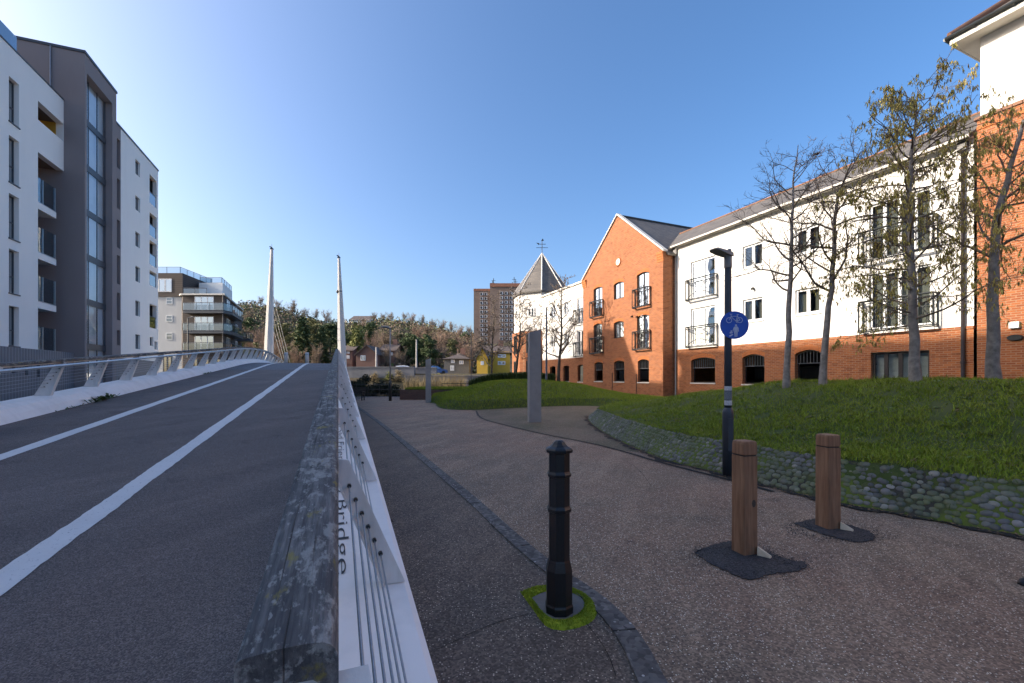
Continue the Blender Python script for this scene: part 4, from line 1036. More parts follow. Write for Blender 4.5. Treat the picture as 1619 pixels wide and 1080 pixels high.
# ------------------------------------------------------------------ building helpers
def fbox(F, s0, s1, t0, t1, z0, z1, name, mat, par):
    m = MB(F); m.box(min(s0, s1), max(s0, s1), min(t0, t1), max(t0, t1), z0, z1); return m.build(name, mat, par)
def window(par, F, T, o, s0, s1, z0, z1, fm='upvc', gm='glass', nv=2, rec=.09, back=None, nh=(), fw=.055, sill=None, name='window', arch=0, split=.5):
    s0, s1 = min(s0, s1), max(s0, s1)
    a = T-o*rec; b = T-o*(rec+.06); t0, t1 = min(a, b), max(a, b); m = MB(F)
    zt = z1-arch
    m.box(s0, s0+fw, t0, t1, z0, zt); m.box(s1-fw, s1, t0, t1, z0, zt); m.box(s0+fw, s1-fw, t0, t1, z0, z0+fw)
    if arch:
        N = 8
        for k in range(N):
            x0, x1 = k/N, (k+1)/N; y0 = z1-arch*(2*x0-1)**2; y1 = z1-arch*(2*x1-1)**2; q0 = s0+(s1-s0)*x0; q1 = s0+(s1-s0)*x1
            m.add([F.w(q0, t0, y0-fw), F.w(q1, t0, y1-fw), F.w(q1, t0, y1), F.w(q0, t0, y0), F.w(q0, t1, y0-fw), F.w(q1, t1, y1-fw), F.w(q1, t1, y1), F.w(q0, t1, y0)], [(0,1,2,3),(7,6,5,4),(0,4,5,1),(2,6,7,3)])
    else: m.box(s0+fw, s1-fw, t0, t1, z1-fw, z1)
    for k in range(1, nv):
        c = s0+(s1-s0)*(k/nv if nv > 2 else split); m.box(c-fw*.75, c+fw*.75, t0+.003, t1-.003, z0+fw, z1-fw)
    for h in nh:
        c = z0+(z1-z0)*h; m.box(s0+fw, s1-fw, t0+.006, t1-.006, c-fw*.5, c+fw*.5)
    if nv == 2 and not arch:                                        # opening sashes inside the frame
        c = s0+(s1-s0)*split; ff = t0-.012 if o < 0 else t1
        for q0, q1 in ((s0+fw, c-fw*.75), (c+fw*.75, s1-fw)):
            g = .035
            for (x0, x1, y0, y1) in ((q0, q0+g, z0+fw, z1-fw), (q1-g, q1, z0+fw, z1-fw), (q0+g, q1-g, z0+fw, z0+fw+g), (q0+g, q1-g, z1-fw-g, z1-fw)): m.box(x0, x1, ff, ff+.012, y0, y1)
    w_ = m.build(name, M[fm], par)
    if gm is None: return w_
    p = MB(F); q = T-o*(rec+.03)
    top = z1-fw*.5-arch*.3
    p.fq((s0+fw*.5, q, z0+fw*.5), (s1-fw*.5, q, z0+fw*.5), (s1-fw*.5, q, top), (s0+fw*.5, q, top)); p.build('pane', M[gm], w_)
    if back:
        p = MB(F); q = T-o*(rec+.20)
        if back == 'curtain':
            W = s1-s0
            for c0, c1 in ((s0+.05, s0+W*.34), (s1-W*.34, s1-.05)):
                N = 10
                for k in range(N): 
                    x0 = c0+(c1-c0)*k/N; x1 = c0+(c1-c0)*(k+1)/N; d0 = .03*(k % 2); d1 = .03*((k+1) % 2); p.fq((x0, q-o*d0, z0+.04), (x1, q-o*d1, z0+.04), (x1, q-o*d1, z1), (x0, q-o*d0, z1))
            p.build('curtain', M['curtain'], w_)
        else:
            p.fq((s0+.05, q, z0+.05), (s1-.05, q, z0+.05), (s1-.05, q, z1), (s0+.05, q, z1)); p.build('blind', M['curtain' if back == 'blind' else 'blindw'], w_)
    if sill:
        p = MB(F); a = T-o*rec; b = T+o*.05; p.box(s0-.04, s1+.04, min(a, b), max(a, b), z0-.06, z0-.002); p.build('sill', M[sill], w_)
    return w_
def juliet(par, F, T, o, s0, s1, z0, z1, proj=.26, deep=True, seg=1):
    """iron balcony: hand rail, ring and sweeping bars"""
    s0, s1 = min(s0, s1), max(s0, s1); t = T+o*proj; m = MB(F); P = lambda s, z, tt=None: F.w(s, t if tt is None else tt, z)
    for z, r in ((z1, .040), (z0+.06, .024), (z1-.10, .02), (z0, .028)):
        m.bar(P(s0, z), P(s1, z), r, 6)
        for s in (s0, s1): m.bar(P(s, z), P(s, z, T), r, 6)
    for s in (s0, s1): m.bar(P(s, z0), P(s, z1), .028, 6); m.bar(P(s, z0, T+o*.04), P(s, z1, T+o*.04), .024, 6)
    zc = (z0+.06+z1-.10)/2; H = (z1-z0-.16)/2
    L = (s1-s0)/seg
    for g in range(seg):
        a = s0+g*L; b = a+L; c = (a+b)/2; rr = min(.16, H*.42)
        if g: m.bar(P(a, z0), P(a, z1), .018, 6)
        ringp = [P(c+rr*.8*math.cos(2*math.pi*k/14), zc+rr*1.2*math.sin(2*math.pi*k/14)) for k in range(15)]; m.tube(ringp, .017, 5, False)
        for sg_ in (-1, 1):
            m.tube([P(c+sg_*rr*.7, zc+rr*.7), P(c+sg_*L*.3, zc+H*.55), P(c+sg_*L*.5, zc+H)], .016, 5); m.tube([P(c+sg_*rr*.7, zc-rr*.7), P(c+sg_*L*.3, zc-H*.55), P(c+sg_*L*.5, zc-H)], .016, 5)
            m.bar(P(c+sg_*L*.25, z0+.06), P(c+sg_*L*.25, z1-.1), .012, 5)
    return m.build('balcony', M['iron'], par)
def grille(par, F, T, o, s0, s1, z0, z1, arch):
    s0, s1 = min(s0, s1), max(s0, s1); t = T-o*.13; m = MB(F); n = int((s1-s0)/.15)
    for k in range(n+1):
        f = k/n; top = z1-arch*(2*f-1)**2-.02; s = s0+.03+(s1-s0-.06)*f
        if top > z1-.62: m.bar(F.w(s, t, z1-.60), F.w(s, t, top), .008, 5)
    m.bar(F.w(s0+.02, t, z1-.60), F.w(s1-.02, t, z1-.60), .012, 5)
    m.tube([F.w(s0+.03+(s1-s0-.06)*k/10, t, z1-arch*(2*k/10-1)**2-.03) for k in range(11)], .016, 5)
    m.build('grille', M['steel'], par)
def pipe(par, F, s, T, o, z0, z1, mat, r=.045, hopper=True):
    m = MB(F); t = T+o*.08; m.tube([F.w(s, t, z0), F.w(s, t, z1)], r, 10)
    for k in range(int((z1-z0)/1.8)+1): m.tube([F.w(s, t, z0+.3+1.8*k), F.w(s, t, z0+.38+1.8*k)], r*1.3, 10)
    if hopper: m.box(s-.12, s+.12, t-.08, t+.10, z1, z1+.28)
    return m.build('downpipe', M[mat], par)
def roof_slab(m, F, pts, th=.12):
    w = [Vector(F.w(*p)) for p in pts]; n = (w[1]-w[0]).cross(w[2]-w[0]).normalized()
    if n.z < 0: n = -n
    k = len(w); vs = [p for p in w]+[p-n*th for p in w]
    m.add(vs, [tuple(range(k)), tuple(reversed(range(k, 2*k)))]+[(i, (i+1) % k, k+(i+1) % k, k+i) for i in range(k)])
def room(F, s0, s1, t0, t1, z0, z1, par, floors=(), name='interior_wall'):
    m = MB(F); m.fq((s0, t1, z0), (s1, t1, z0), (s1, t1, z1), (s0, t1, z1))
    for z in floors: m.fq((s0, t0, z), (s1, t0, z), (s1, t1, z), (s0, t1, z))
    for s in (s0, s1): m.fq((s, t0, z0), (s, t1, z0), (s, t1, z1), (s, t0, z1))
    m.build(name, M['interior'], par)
RS = RF.s; RZ = RF.z
# ------------------------------------------------------------------ long white block
TW = 20.2; sA = 21.4; sB = 7.6; ZB = 3.37; ZE = 9.78
wb = empty('apartment_block', RF.w((sA+sB)/2, TW, 0), 'long white rendered flats on an orange brick ground floor, right of the gable', 'building', 'joined blocks of flats beside the path')
ups = []                                                            # openings of the two upper floors
fr1 = (RS(1131, TW), RS(1092, TW)); wi1 = (RS(1206, TW), RS(1174, TW)); wi2 = (RS(1297, TW), RS(1257, TW)); fr3 = (RS(1472, TW), RS(1374, TW))
for dzz in (0, 2.78):
    ups += [(*fr1, 3.50+dzz, 5.72+dzz, 0, 'f'), (*wi1, 4.52+dzz, 5.68+dzz, 0, 'w'), (*wi2, 4.52+dzz, 5.68+dzz, 0, 'w'), (*fr3, 3.55+dzz, 5.75+dzz, 0, 'g')]
m = MB(RF); m.wall(TW, -1, sB, sA, ZB, ZE, [h[:4] for h in ups], .2); m.build('render_wall', M['white_render'], wb)
gr_ = [(RS(1131, TW), RS(1093, TW), 1.34, 2.80, .16), (RS(1209, TW), RS(1174, TW), 1.30, 2.82, .16), (RS(1301, TW), RS(1257, TW), 1.25, 2.88, .18)]
gw = (RS(1470, TW), RS(1377, TW), 1.35, 2.62)
m = MB(RF); m.wall(TW-.02, -1, sB, sA, -.3, ZB-.09, gr_+[gw], .3); m.build('brick_wall', M['brick'], wb)
fbox(RF, sB, sA, TW-.045, TW+.1, ZB-.09, ZB-.0, 'string_course', M['brick'], wb)
for i, h in enumerate(ups):
    bk = ['blind', 'curtain', 'curtain', 'blindw', 'blind', 'curtain', 'curtain', 'blind'][i]
    if h[5] == 'f': window(wb, RF, TW, -1, *h[:4], back='blind' if i == 0 else 'curtain', fw=.07)
    elif h[5] == 'w': window(wb, RF, TW, -1, *h[:4], back=bk, sill='upvc', fw=.06)
    else: window(wb, RF, TW, -1, *h[:4], nv=4, back='blind', fw=.07)
    if h[5] == 'f': juliet(wb, RF, TW, -1, h[0]-.14, h[1]+.14, h[2]-.08, h[2]+1.12)
    if h[5] == 'g': juliet(wb, RF, TW, -1, h[0]-.2, h[1]+.2, h[2]-.1, h[2]+1.1, .32, seg=3)
for h in gr_:
    window(wb, RF, TW, -1, *h[:4], fm='darkframe', gm=None, nv=1, rec=.2, arch=h[4], sill=None); grille(wb, RF, TW, -1, *h[:4], h[4])
    fbox(RF, h[0]-.03, h[1]+.03, TW-.07, TW+.1, h[2]-.07, h[2]-.002, 'sill', M['coping'], wb)
window(wb, RF, TW, -1, *gw, fm='darkframe', nv=4, rec=.1, back='blindw', fw=.09)
room(RF, sB, sA, TW+.35, TW+1.6, ZB, ZE, wb, (ZB+.02, ZB+2.65))
# brick arches over the undercroft windows: a soldier course set a little proud
def arch_course(par, F, T, h, mat):
    m = MB(F); N = 13; a, b, c, d, r = h
    for k in range(N):
        x0 = -.02+(1.04*k+.07)/N; x1 = -.02+(1.04*(k+1)-.07)/N; f = lambda x: d-r*(2*x-1)**2
        s0, s1 = a+(b-a)*x0, a+(b-a)*x1
        p = [(s0, f(x0)), (s1, f(x1)), (s1, f(x1)+.22), (s0, f(x0)+.22)]
        m.add([F.w(s, T-.006, z) for s, z in p]+[F.w(s, T+.02, z) for s, z in p], [(0,1,2,3),(0,4,5,1),(1,5,6,2),(2,6,7,3),(3,7,4,0)])
    m.build('arch', mat, par)
M['brick_plain'] = m_plain('arch_bricks', (.52,.17,.05), (.40,.12,.035), 9, .85, bump=.3)
for h in gr_: arch_course(wb, RF, TW-.02, h, M['brick_plain'])
# undercroft: open car park behind the ground floor windows
m = MB(RF); BK = TW+8.5
m.wall(BK, -1, -3, 41, -.3, ZB, [(4.5+3.2*k, 6.7+3.2*k, 1.5, 2.35) for k in range(11)], .2)
m.fq((-3, TW+.35, ZB-.12), (41, TW+.35, ZB-.12), (41, BK, ZB-.12), (-3, BK, ZB-.12)); m.fq((-3, TW+.35, .02), (41, TW+.35, .02), (41, BK, .02), (-3, BK, .02))
m.build('undercroft', M['interior'], wb)
# roof
m = MB(RF); rp = 2.7; roof_slab(m, RF, [(sB, TW-.32, ZE-.02), (sA+.2, TW-.32, ZE-.02), (sA+2.5, TW+rp, ZE+1.86), (sB, TW+rp, ZE+1.86)]); roof_slab(m, RF, [(sB, TW+rp, ZE+1.86), (sA+2.5, TW+rp, ZE+1.86), (sA+.2, TW+9, ZE-.6), (sB, TW+9, ZE-.6)])
rf = m.build('roof', M['slate'], wb)
m = MB(RF); s = sB
while s < sA+2.3:
    m.tube([RF.w(s, TW+rp, ZE+1.885), RF.w(min(s+.44, sA+2.5), TW+rp, ZE+1.885)], 0.055, 8); s += .45
m.build('ridge_tiles', M['tile_red'], rf)
m = MB(RF); sv = RS(1250, TW); m.tube([RF.w(sv, TW+1.2, ZE+.5), RF.w(sv, TW+1.2, ZE+.95)], .07, 8); m.tube([RF.w(sv, TW+1.2, ZE+.95), RF.w(sv, TW+1.2, ZE+1.1)], .10, 8); m.build('vent_pipe', M['iron'], rf)
m = MB(RF); m.box(sB, sA, TW-.36, TW-.26, ZE-.09, ZE-.005); m.build('gutter', M['coping'], wb)
m = MB(RF); m.box(sB, sA, TW-.255, TW, ZE-.08, ZE-.02); m.build('soffit', M['coping'], wb)
m = MB(RF); m.fq((sB, TW+9, -.3), (41, TW+9, -.3), (41, TW+9, ZE-.6), (sB, TW+9, ZE-.6)); m.build('rear_wall', M['white_render'], wb)
pipe(wb, RF, sA-.15, TW, -1, 0, ZE-.5, 'lamp_head'); pipe(wb, RF, sB+.25, TW, -1, 0, ZE-.4, 'darkframe', .055)
def gadget(par, F, s, T, z, r, name, mat):
    m = MB(F); c = Vector(F.w(s, T-.06, z)); d = Vector((F.e[0], F.e[1], 0)); m.tube([c-d*.12-Vector((0, 0, .05)), c, c+d*.06], [r*.8, r, r*.6], 8); m.build(name, mat, par)
gadget(wb, RF, RS(1192, TW), TW, RZ(1192, 456, TW), .07, 'camera', M['iron'])
# ------------------------------------------------------------------ brick gable
TG = 19.27; g0, g1 = 21.4, 30.5; gc = (g0+g1)/2; ZG = 9.42; ZA = 13.1
gb = empty('gable_block', RF.w(gc, TG, 0), 'orange brick gabled block of flats with white round plaque and black iron balconies', 'building', 'joined blocks of flats beside the path')
op = []
for (ul, ur, k) in ((938.5, 952, 'f'), (970.5, 986, 'w'), (1007, 1026, 'f')):
    for dzz in (0, 2.78):
        a, b = RS(ur, TG), RS(ul, TG); op.append((a, b, (3.55 if k == 'f' else 4.45)+dzz, 5.75+dzz - (0 if k == 'f' else .12), .10, k))
gg = [(RS(953, TG), RS(940, TG), 1.38, 2.82, .12), (RS(987, TG), RS(971, TG), 1.36, 2.84, .13), (RS(1026, TG), RS(1008.5, TG), 1.34, 2.84, .13)]
m = MB(RF); m.wall(TG, -1, g0, g1, -.3, ZG, [h[:5] for h in op]+gg, .25); m.fq((g0, TG, ZG), (g1, TG, ZG), (gc, TG, ZA))
m.fq((g0, TG, -.3), (g0, TG+8, -.3), (g0, TG+8, ZG), (g0, TG, ZG)); m.fq((g1, TG, -.3), (g1, TG+2, -.3), (g1, TG+2, ZG), (g1, TG, ZG)); m.build('brick_wall', M['brick'], gb)
# stepped brick kneelers
m = MB(RF)
for s0, s1 in ((g0-.06, g0+.5), (g1-.5, g1+.06)):
    for k in range(4): m.box(s0, s1, TG-.03*(k+1), TG-.001, ZG-.6+.15*k, ZG-.452+.15*k)
m.build('kneeler', M['brick_plain'], gb)
for h in op:
    window(gb, RF, TG, -1, *h[:4], fm='darkframe', back='curtain' if h[5] == 'w' else None, arch=.10, fw=.07)
    if h[5] == 'f': juliet(gb, RF, TG, -1, h[0]-.17, h[1]+.17, h[2]-.08, h[2]+1.12)
    arch_course(gb, RF, TG, h[:5], M['brick_plain'])
for h in gg:
    window(gb, RF, TG, -1, *h[:4], fm='darkframe', gm=None, nv=1, rec=.18, arch=h[4]); fbox(RF, h[0]-.03, h[1]+.03, TG-.05, TG+.1, h[2]-.07, h[2]-.002, 'sill', M['coping'], gb); arch_course(gb, RF, TG, h, M['brick_plain']); grille(gb, RF, TG, -1, *h[:4], h[4])
m = MB(RF); sq, zq = RS(977.5, TG), RZ(977.5, 414, TG); c = [RF.w(sq+.23*math.cos(2*math.pi*k/24), TG-.04, zq+.23*math.sin(2*math.pi*k/24)) for k in range(24)]; c2 = [RF.w(sq+.23*math.cos(2*math.pi*k/24), TG, zq+.23*math.sin(2*math.pi*k/24)) for k in range(24)]
m.add(c+c2, [tuple(range(24))]+[(k, (k+1) % 24, 24+(k+1) % 24, 24+k) for k in range(24)]); m.build('plaque', M['coping'], gb)
m = MB(RF); m.tube([RF.w(sq+.29*math.cos(2*math.pi*k/24), TG-.02, zq+.29*math.sin(2*math.pi*k/24)) for k in range(25)], .045, 6); m.build('plaque_ring', M['brick_plain'], gb)
m = MB(RF)
for s0, z0, s1, z1 in ((g0-.12, ZG+.0, gc, ZA+.10), (g1+.12, ZG+.0, gc, ZA+.10)):
    p = [(s0, z0-.02), (s1, z1-.02), (s1, z1+.09), (s0, z0+.09)]; m.add([RF.w(s, TG-.10, z) for s, z in p]+[RF.w(s, TG+.25, z) for s, z in p], [(0,1,2,3),(7,6,5,4),(0,4,5,1),(1,5,6,2),(2,6,7,3),(3,7,4,0)])
m.build('coping', M['coping'], gb)
m = MB(RF)
for sg_, s0 in ((1, g0-.25), (-1, g1+.25)): roof_slab(m, RF, [(s0, TG+.25, ZG-.16), (s0, TG+9, ZG-.16), (gc, TG+9, ZA+.02), (gc, TG+.25, ZA+.02)])
rf = m.build('roof', M['slate'], gb)
m = MB(RF); m.tube([RF.w(gc, TG+.25, ZA+.05), RF.w(gc, TG+9, ZA+.05)], .09, 8); m.build('ridge_tiles', M['roof_dark'], rf)
m = MB(RF); m.tube([RF.w(g0+1.1, TG+3.2, ZG+.5), RF.w(g0+1.1, TG+3.2, ZG+1.9)], .10, 8); m.build('vent_pipe', M['iron'], rf)
room(RF, g0+.1, g1-.1, TG+.35, TG+1.8, ZB, ZG, gb, (ZB+.02, ZB+2.65))
for u, v in ((1000, 500), (1008, 500.5), (1016, 499)): gadget(gb, RF, RS(u, TG), TG+.05, RZ(u, v, TG), .06, 'wall_vent', M['iron' if u < 1010 else 'coping'])
m = MB(RF); m.tube([RF.w(RS(1006.5, TG), TG-.03, 0), RF.w(RS(1006.5, TG), TG-.03, 1.9)], .018, 6); m.tube([RF.w(RS(968.5, TG), TG-.03, 0), RF.w(RS(968.5, TG), TG-.03, 2.0)], .02, 6); m.build('conduit', M['darkframe'], gb)
# ------------------------------------------------------------------ white wing left of the gable
sC = 41.5
lw = empty('white_wing', RF.w(36, TW, 0), 'short white rendered wing with brick ground floor between the turret and the brick gable', 'building', 'joined blocks of flats beside the path')
op = []
for ul, ur, k in ((912, 922.5, 'f'), (891, 899.5, 'w'), (870, 878, 'w')):
    for dzz in (0, 2.78): op.append((RS(ur, TW), RS(ul, TW), (3.52 if k == 'f' else 4.52)+dzz, 5.7+dzz, k))
m = MB(RF); m.wall(TW, -1, g1, sC, ZB, ZE-.1, [h[:4] for h in op], .2); m.build('render_wall', M['white_render'], lw)
gl = [(RS(924, TW), RS(913.5, TW), 1.3, 2.75, .12), (RS(900, TW), RS(891, TW), 1.3, 2.75, .12), (RS(878.5, TW), RS(870, TW), 1.3, 2.75, .12)]
m = MB(RF); m.wall(TW-.02, -1, g1, sC, -.3, ZB, gl, .25); m.build('brick_wall', M['brick'], lw)
for h in op:
    window(lw, RF, TW, -1, *h[:4], back='blind' if h[4] == 'f' else 'curtain', sill='upvc' if h[4] == 'w' else None)
    if h[4] == 'f': juliet(lw, RF, TW, -1, h[0]-.14, h[1]+.14, h[2]-.08, h[2]+1.12)
for h in gl: window(lw, RF, TW, -1, *h[:4], fm='darkframe', gm=None, nv=1, rec=.18, arch=h[4]); fbox(RF, h[0]-.03, h[1]+.03, TW-.05, TW+.1, h[2]-.07, h[2]-.002, 'sill', M['coping'], lw)
room(RF, g1+.1, sC-.1, TW+.35, TW+1.6, ZB, ZE, lw, (ZB+.02, ZB+2.65))
m = MB(RF); m.box(g1, sC, TW-.14, TW+.15, ZE-.1, ZE+.04); m.build('coping', M['coping'], lw)
m = MB(RF); roof_slab(m, RF, [(g1, TW+.15, ZE-.05), (sC, TW+.15, ZE-.05), (sC, TW+9, ZE+1.2), (g1, TW+9, ZE+1.2)]); m.build('roof', M['slate'], lw)
# ------------------------------------------------------------------ octagonal turret
tcx, tcy, _ = PX(857, 598, 47.4); ro = 3.0; rot0 = math.atan2(-1, -.08)
tu = empty('turret', (tcx, tcy, 0), 'octagonal brick and white turret with pointed slate roof and weather vane', 'turret', 'joined blocks of flats beside the path')
ang = [rot0 + math.pi/4*k for k in range(8)]
oct_ = lambda r, z: [(tcx+r*math.cos(a), tcy+r*math.sin(a), z) for a in ang]
zB_, zE_, zA_ = 6.35, 10.35, 14.95
for nm, z0, z1, mt, rr_ in (('brick_wall', -.3, zB_, 'brick', ro+.20), ('render_wall', zB_, zE_, 'white_render', ro)):
    m = MB(); a = oct_(rr_, z0); b = oct_(rr_, z1); m.add(a+b, [(k, (k+1) % 8, 8+(k+1) % 8, 8+k) for k in range(8)] + [tuple(range(8, 16))]); m.build(nm, M[mt], tu)
m = MB(); a = oct_(ro+.20, zE_-.12); b = oct_(ro+.23, zE_+.05); m.add(a+b+[(tcx, tcy, zA_)], [(k, (k+1) % 8, 8+(k+1) % 8, 8+k) for k in range(8)]+[(8+k, 8+(k+1) % 8, 16) for k in range(8)]+[tuple(range(8))]); rf = m.build('roof', M['slate'], tu)
m = MB()
for k in range(8): m.tube([b[k], (tcx, tcy, zA_+.03)], .06, 6)
m.build('hip_tiles', M['coping'], rf)
m = MB(); A = Vector((tcx, tcy, zA_)); m.bar(A, A+Vector((0, 0, 1.35)), .035, 6); m.bar(A+Vector((-.62, 0, .62)), A+Vector((.62, 0, .62)), .025, 6); m.bar(A+Vector((0, -.6, .62)), A+Vector((0, .6, .62)), .025, 6)
m.bar(A+Vector((-.35, 0, 1.0)), A+Vector((.4, 0, 1.0)), .03, 6); m.add([A+Vector(p) for p in ((-.35, .01, .9), (-.62, .01, 1.15), (-.3, .01, 1.1))]+[A+Vector(p) for p in ((-.35, -.01, .9), (-.62, -.01, 1.15), (-.3, -.01, 1.1))], [(0, 1, 2), (5, 4, 3), (0, 3, 4, 1), (1, 4, 5, 2)])
m.add([A+Vector(p) for p in ((-.1, .0, 1.35), (.08, 0, 1.62), (.2, 0, 1.36))]+[A+Vector(p) for p in ((-.1, .02, 1.35), (.08, .02, 1.62), (.2, .02, 1.36))], [(0, 1, 2), (5, 4, 3), (0, 3, 4, 1), (1, 4, 5, 2), (2, 5, 3, 0)]); m.build('weather_vane', M['iron'], tu)
class FaceFrame:                                                    # frame lying along one turret face
    def __init__(f, p, q):
        p = Vector(p); q = Vector(q); f.p = p; d = (q-p); f.L = d.length; d.normalize(); f.dd = d; n = Vector((d.y, -d.x, 0)); c = Vector((tcx, tcy, 0))
        mid = (p+q)/2; f.n = n if (mid-c).dot(n) > 0 else -n
    def w(f, s, t, z): r = f.p+f.dd*s-f.n*t; return (r.x, r.y, z)
faces = oct_(ro+.20, 0)
for k in (7, 0, 6):
    ff = FaceFrame(faces[k], faces[(k+1) % 8]); cen = ff.L*.5
    for z0, z1, w_, fm in ((4.15, 6.05, .95, 'darkframe'), (1.2, 3.35, .95, 'darkframe'), (7.85, 8.75, .75, 'upvc')):
        window(tu, ff, -.08 if fm != 'upvc' else .10, -1, cen-w_/2, cen+w_/2, z0, z1, fm=fm, back='blindw' if fm == 'upvc' else None, rec=.0, fw=.07)
        if fm == 'upvc': continue
        p = MB(ff); p.fq((cen-w_/2, -.045, z0), (cen+w_/2, -.045, z0), (cen+w_/2, -.045, z1), (cen-w_/2, -.045, z1)); p.build('opening', M['interior'], tu)
# ------------------------------------------------------------------ tall end block at the right edge
TT = 20.0; e1 = 7.45; e0 = -26.0; zb = 10.15; ze = 12.75  # extra length out of view is added to bounce sunlight into the shade
et = empty('corner_block', RF.w(3, TT, 0), 'tall corner block, orange brick below a white top storey with deep eaves', 'building', 'joined blocks of flats beside the path')
m = MB(RF); m.wall(TT, -1, e0, e1, -.3, zb); m.fq((e1, TT, -.3), (e1, TT+8, -.3), (e1, TT+8, zb), (e1, TT, zb)); m.build('brick_wall', M['brick'], et)
m = MB(RF); m.wall(TT+.06, -1, e0, e1-.06, zb+.1, ze+.2); m.fq((e1-.06, TT+.06, zb), (e1-.06, TT+8, zb), (e1-.06, TT+8, ze+.2), (e1-.06, TT+.06, ze+.2)); m.build('render_wall', M['white_render'], et)
m = MB(RF); s = e0
while s < e1: m.box(s, s+.21, TT-.05, TT+.1, zb-.001, zb+.10); s += .225
m.build('tile_creasing', M['tile_red'], et)
m = MB(RF); m.box(e0, e1+.001, TT-.03, TT-.001, zb-.32, zb-.22); m.build('string_course', M['brick_plain'], et)
m = MB(RF); m.box(e0, e1+.46, TT-.48, TT+8, ze+.12, ze+.16); m.build('soffit', M['coping'], et)
m = MB(RF); m.box(e0, e1+.48, TT-.52, TT-.485, ze+.10, ze+.34); m.box(e1+.465, e1+.50, TT-.48, TT+8, ze+.10, ze+.34); m.build('fascia', M['coping'], et)
m = MB(RF); m.tube([RF.w(e0, TT-.59, ze+.33), RF.w(e1+.57, TT-.59, ze+.33)], .065, 8); m.tube([RF.w(e1+.57, TT-.59, ze+.33), RF.w(e1+.57, TT+8, ze+.33)], .065, 8)
s = e0
while s < e1+.4: m.tube([RF.w(s, TT-.59, ze+.25), RF.w(s, TT-.60, ze+.40)], .03, 6); s += .9
m.build('gutter', M['iron'], et)
m = MB(RF); hipz = ze+.36+4.6*.75
roof_slab(m, RF, [(e0, TT-.5, ze+.36), (e1+.5, TT-.5, ze+.36), (e1-4.2, TT+4.2, hipz), (e0, TT+4.2, hipz)]); roof_slab(m, RF, [(e1+.5, TT-.5, ze+.36), (e1+.5, TT+8.9, ze+.36), (e1-4.2, TT+4.2, hipz)]); rf = m.build('roof', M['slate'], et)
m = MB(RF); m.tube([RF.w(e1+.5, TT-.5, ze+.42), RF.w(e1-4.2, TT+4.2, hipz+.05)], .12, 8); m.tube([RF.w(e1+.5, TT+8.9, ze+.42), RF.w(e1-4.2, TT+4.2, hipz+.05)], .12, 8); m.build('hip_tiles', M['tile_red'], rf)
fbox(RF, RS(1613, TT), RS(1597, TT), TT-.10, TT-.001, RZ(1605, 519, TT), RZ(1605, 509, TT), 'alarm_box', M['upvc'], et)
m = MB(RF); sq, zq = RS(1605, TT), RZ(1605, 534, TT); c = [RF.w(sq+.17*math.cos(2*math.pi*k/20), TT-.07, zq+.085*math.sin(2*math.pi*k/20)) for k in range(20)]; c2 = [RF.w(sq+.19*math.cos(2*math.pi*k/20), TT, zq+.10*math.sin(2*math.pi*k/20)) for k in range(20)]
m.add(c+c2, [tuple(range(20))]+[(k, (k+1) % 20, 20+(k+1) % 20, 20+k) for k in range(20)]); m.build('bulkhead_light', M['iron'], et)

# ------------------------------------------------------------------ white flats across the river
TF = -15.6; LS = BF.s; LZ = BF.z
fl = empty('apartment_building', BF.w(20, TF, 0), 'tall white flats across the river with a dark grey full height glazed stair bay', 'building')
sG0 = LS(134, TF+1.0); sG1 = LS(184, TF+1.0); sR = LS(60, TF); sEnd = LS(250, TF); zW = LZ(60, 118, TF); z3 = 3.15
P28 = 2.86
wins = []
zt0 = [LZ(20, v, TF) for v in (125, 217, 308, 395, 484)]; zb0 = [LZ(20, v, TF) for v in (195, 290, 378, 464, 547)]
wa, wb_ = LS(14, TF), LS(30, TF)
for k in range(6):
    for a, b in zip(zt0, zb0): wins.append((wa-4.4*k, wb_-4.4*k, max(b, z3+.05), a))
# loggia openings in the corner near the grey bay
slot1 = (sR, sG0-.02, LZ(61, 190, TF), LZ(61, 160, TF)); slot2 = (sR, sG0+.2, z3, LZ(61, 241, TF))
m = MB(BF); m.wall(TF, 1, -28, sG0, z3, zW, [h[:4] for h in wins]+[slot1, slot2], .35); m.build('render_wall', M['flat_render'], fl)
for h in wins: 
    if h[0] > 8: window(fl, BF, TF, 1, *h, fm='greyframe', gm='glass_blue', nv=1, nh=(.4,), rec=.2, back=None, fw=.06, sill='greyframe')
m = MB(BF); m.fq((sR-.1, TF-.34, z3), (sR-.1, TF-2.4, z3), (sR-.1, TF-2.4, zW-.4), (sR-.1, TF-.34, zW-.4)); m.fq((sR-.1, TF-2.4, z3), (sG0+.5, TF-2.4, z3), (sG0+.5, TF-2.4, zW-.4), (sR-.1, TF-2.4, zW-.4)); m.build('loggia_wall', M['grey_render'], fl)
for q_ in (slot1[3], slot2[3]): m = MB(BF); m.box(sR-.1, sG0-.01, TF-2.4, TF-.351, q_+.015, q_+.25); m.build('soffit', M['soffit'], fl)
m = MB(BF); m.box(sG0-.06, sG0-.012, TF-2.35, TF-.352, slot1[2]-.6, slot1[3]); m.box(sR+.8, sG0-.061, TF-2.39, TF-2.34, slot1[2]-.6, slot1[3]); m.build('ochre_panel', M['orange_loggia'], fl)
sE = LS(89, TF)
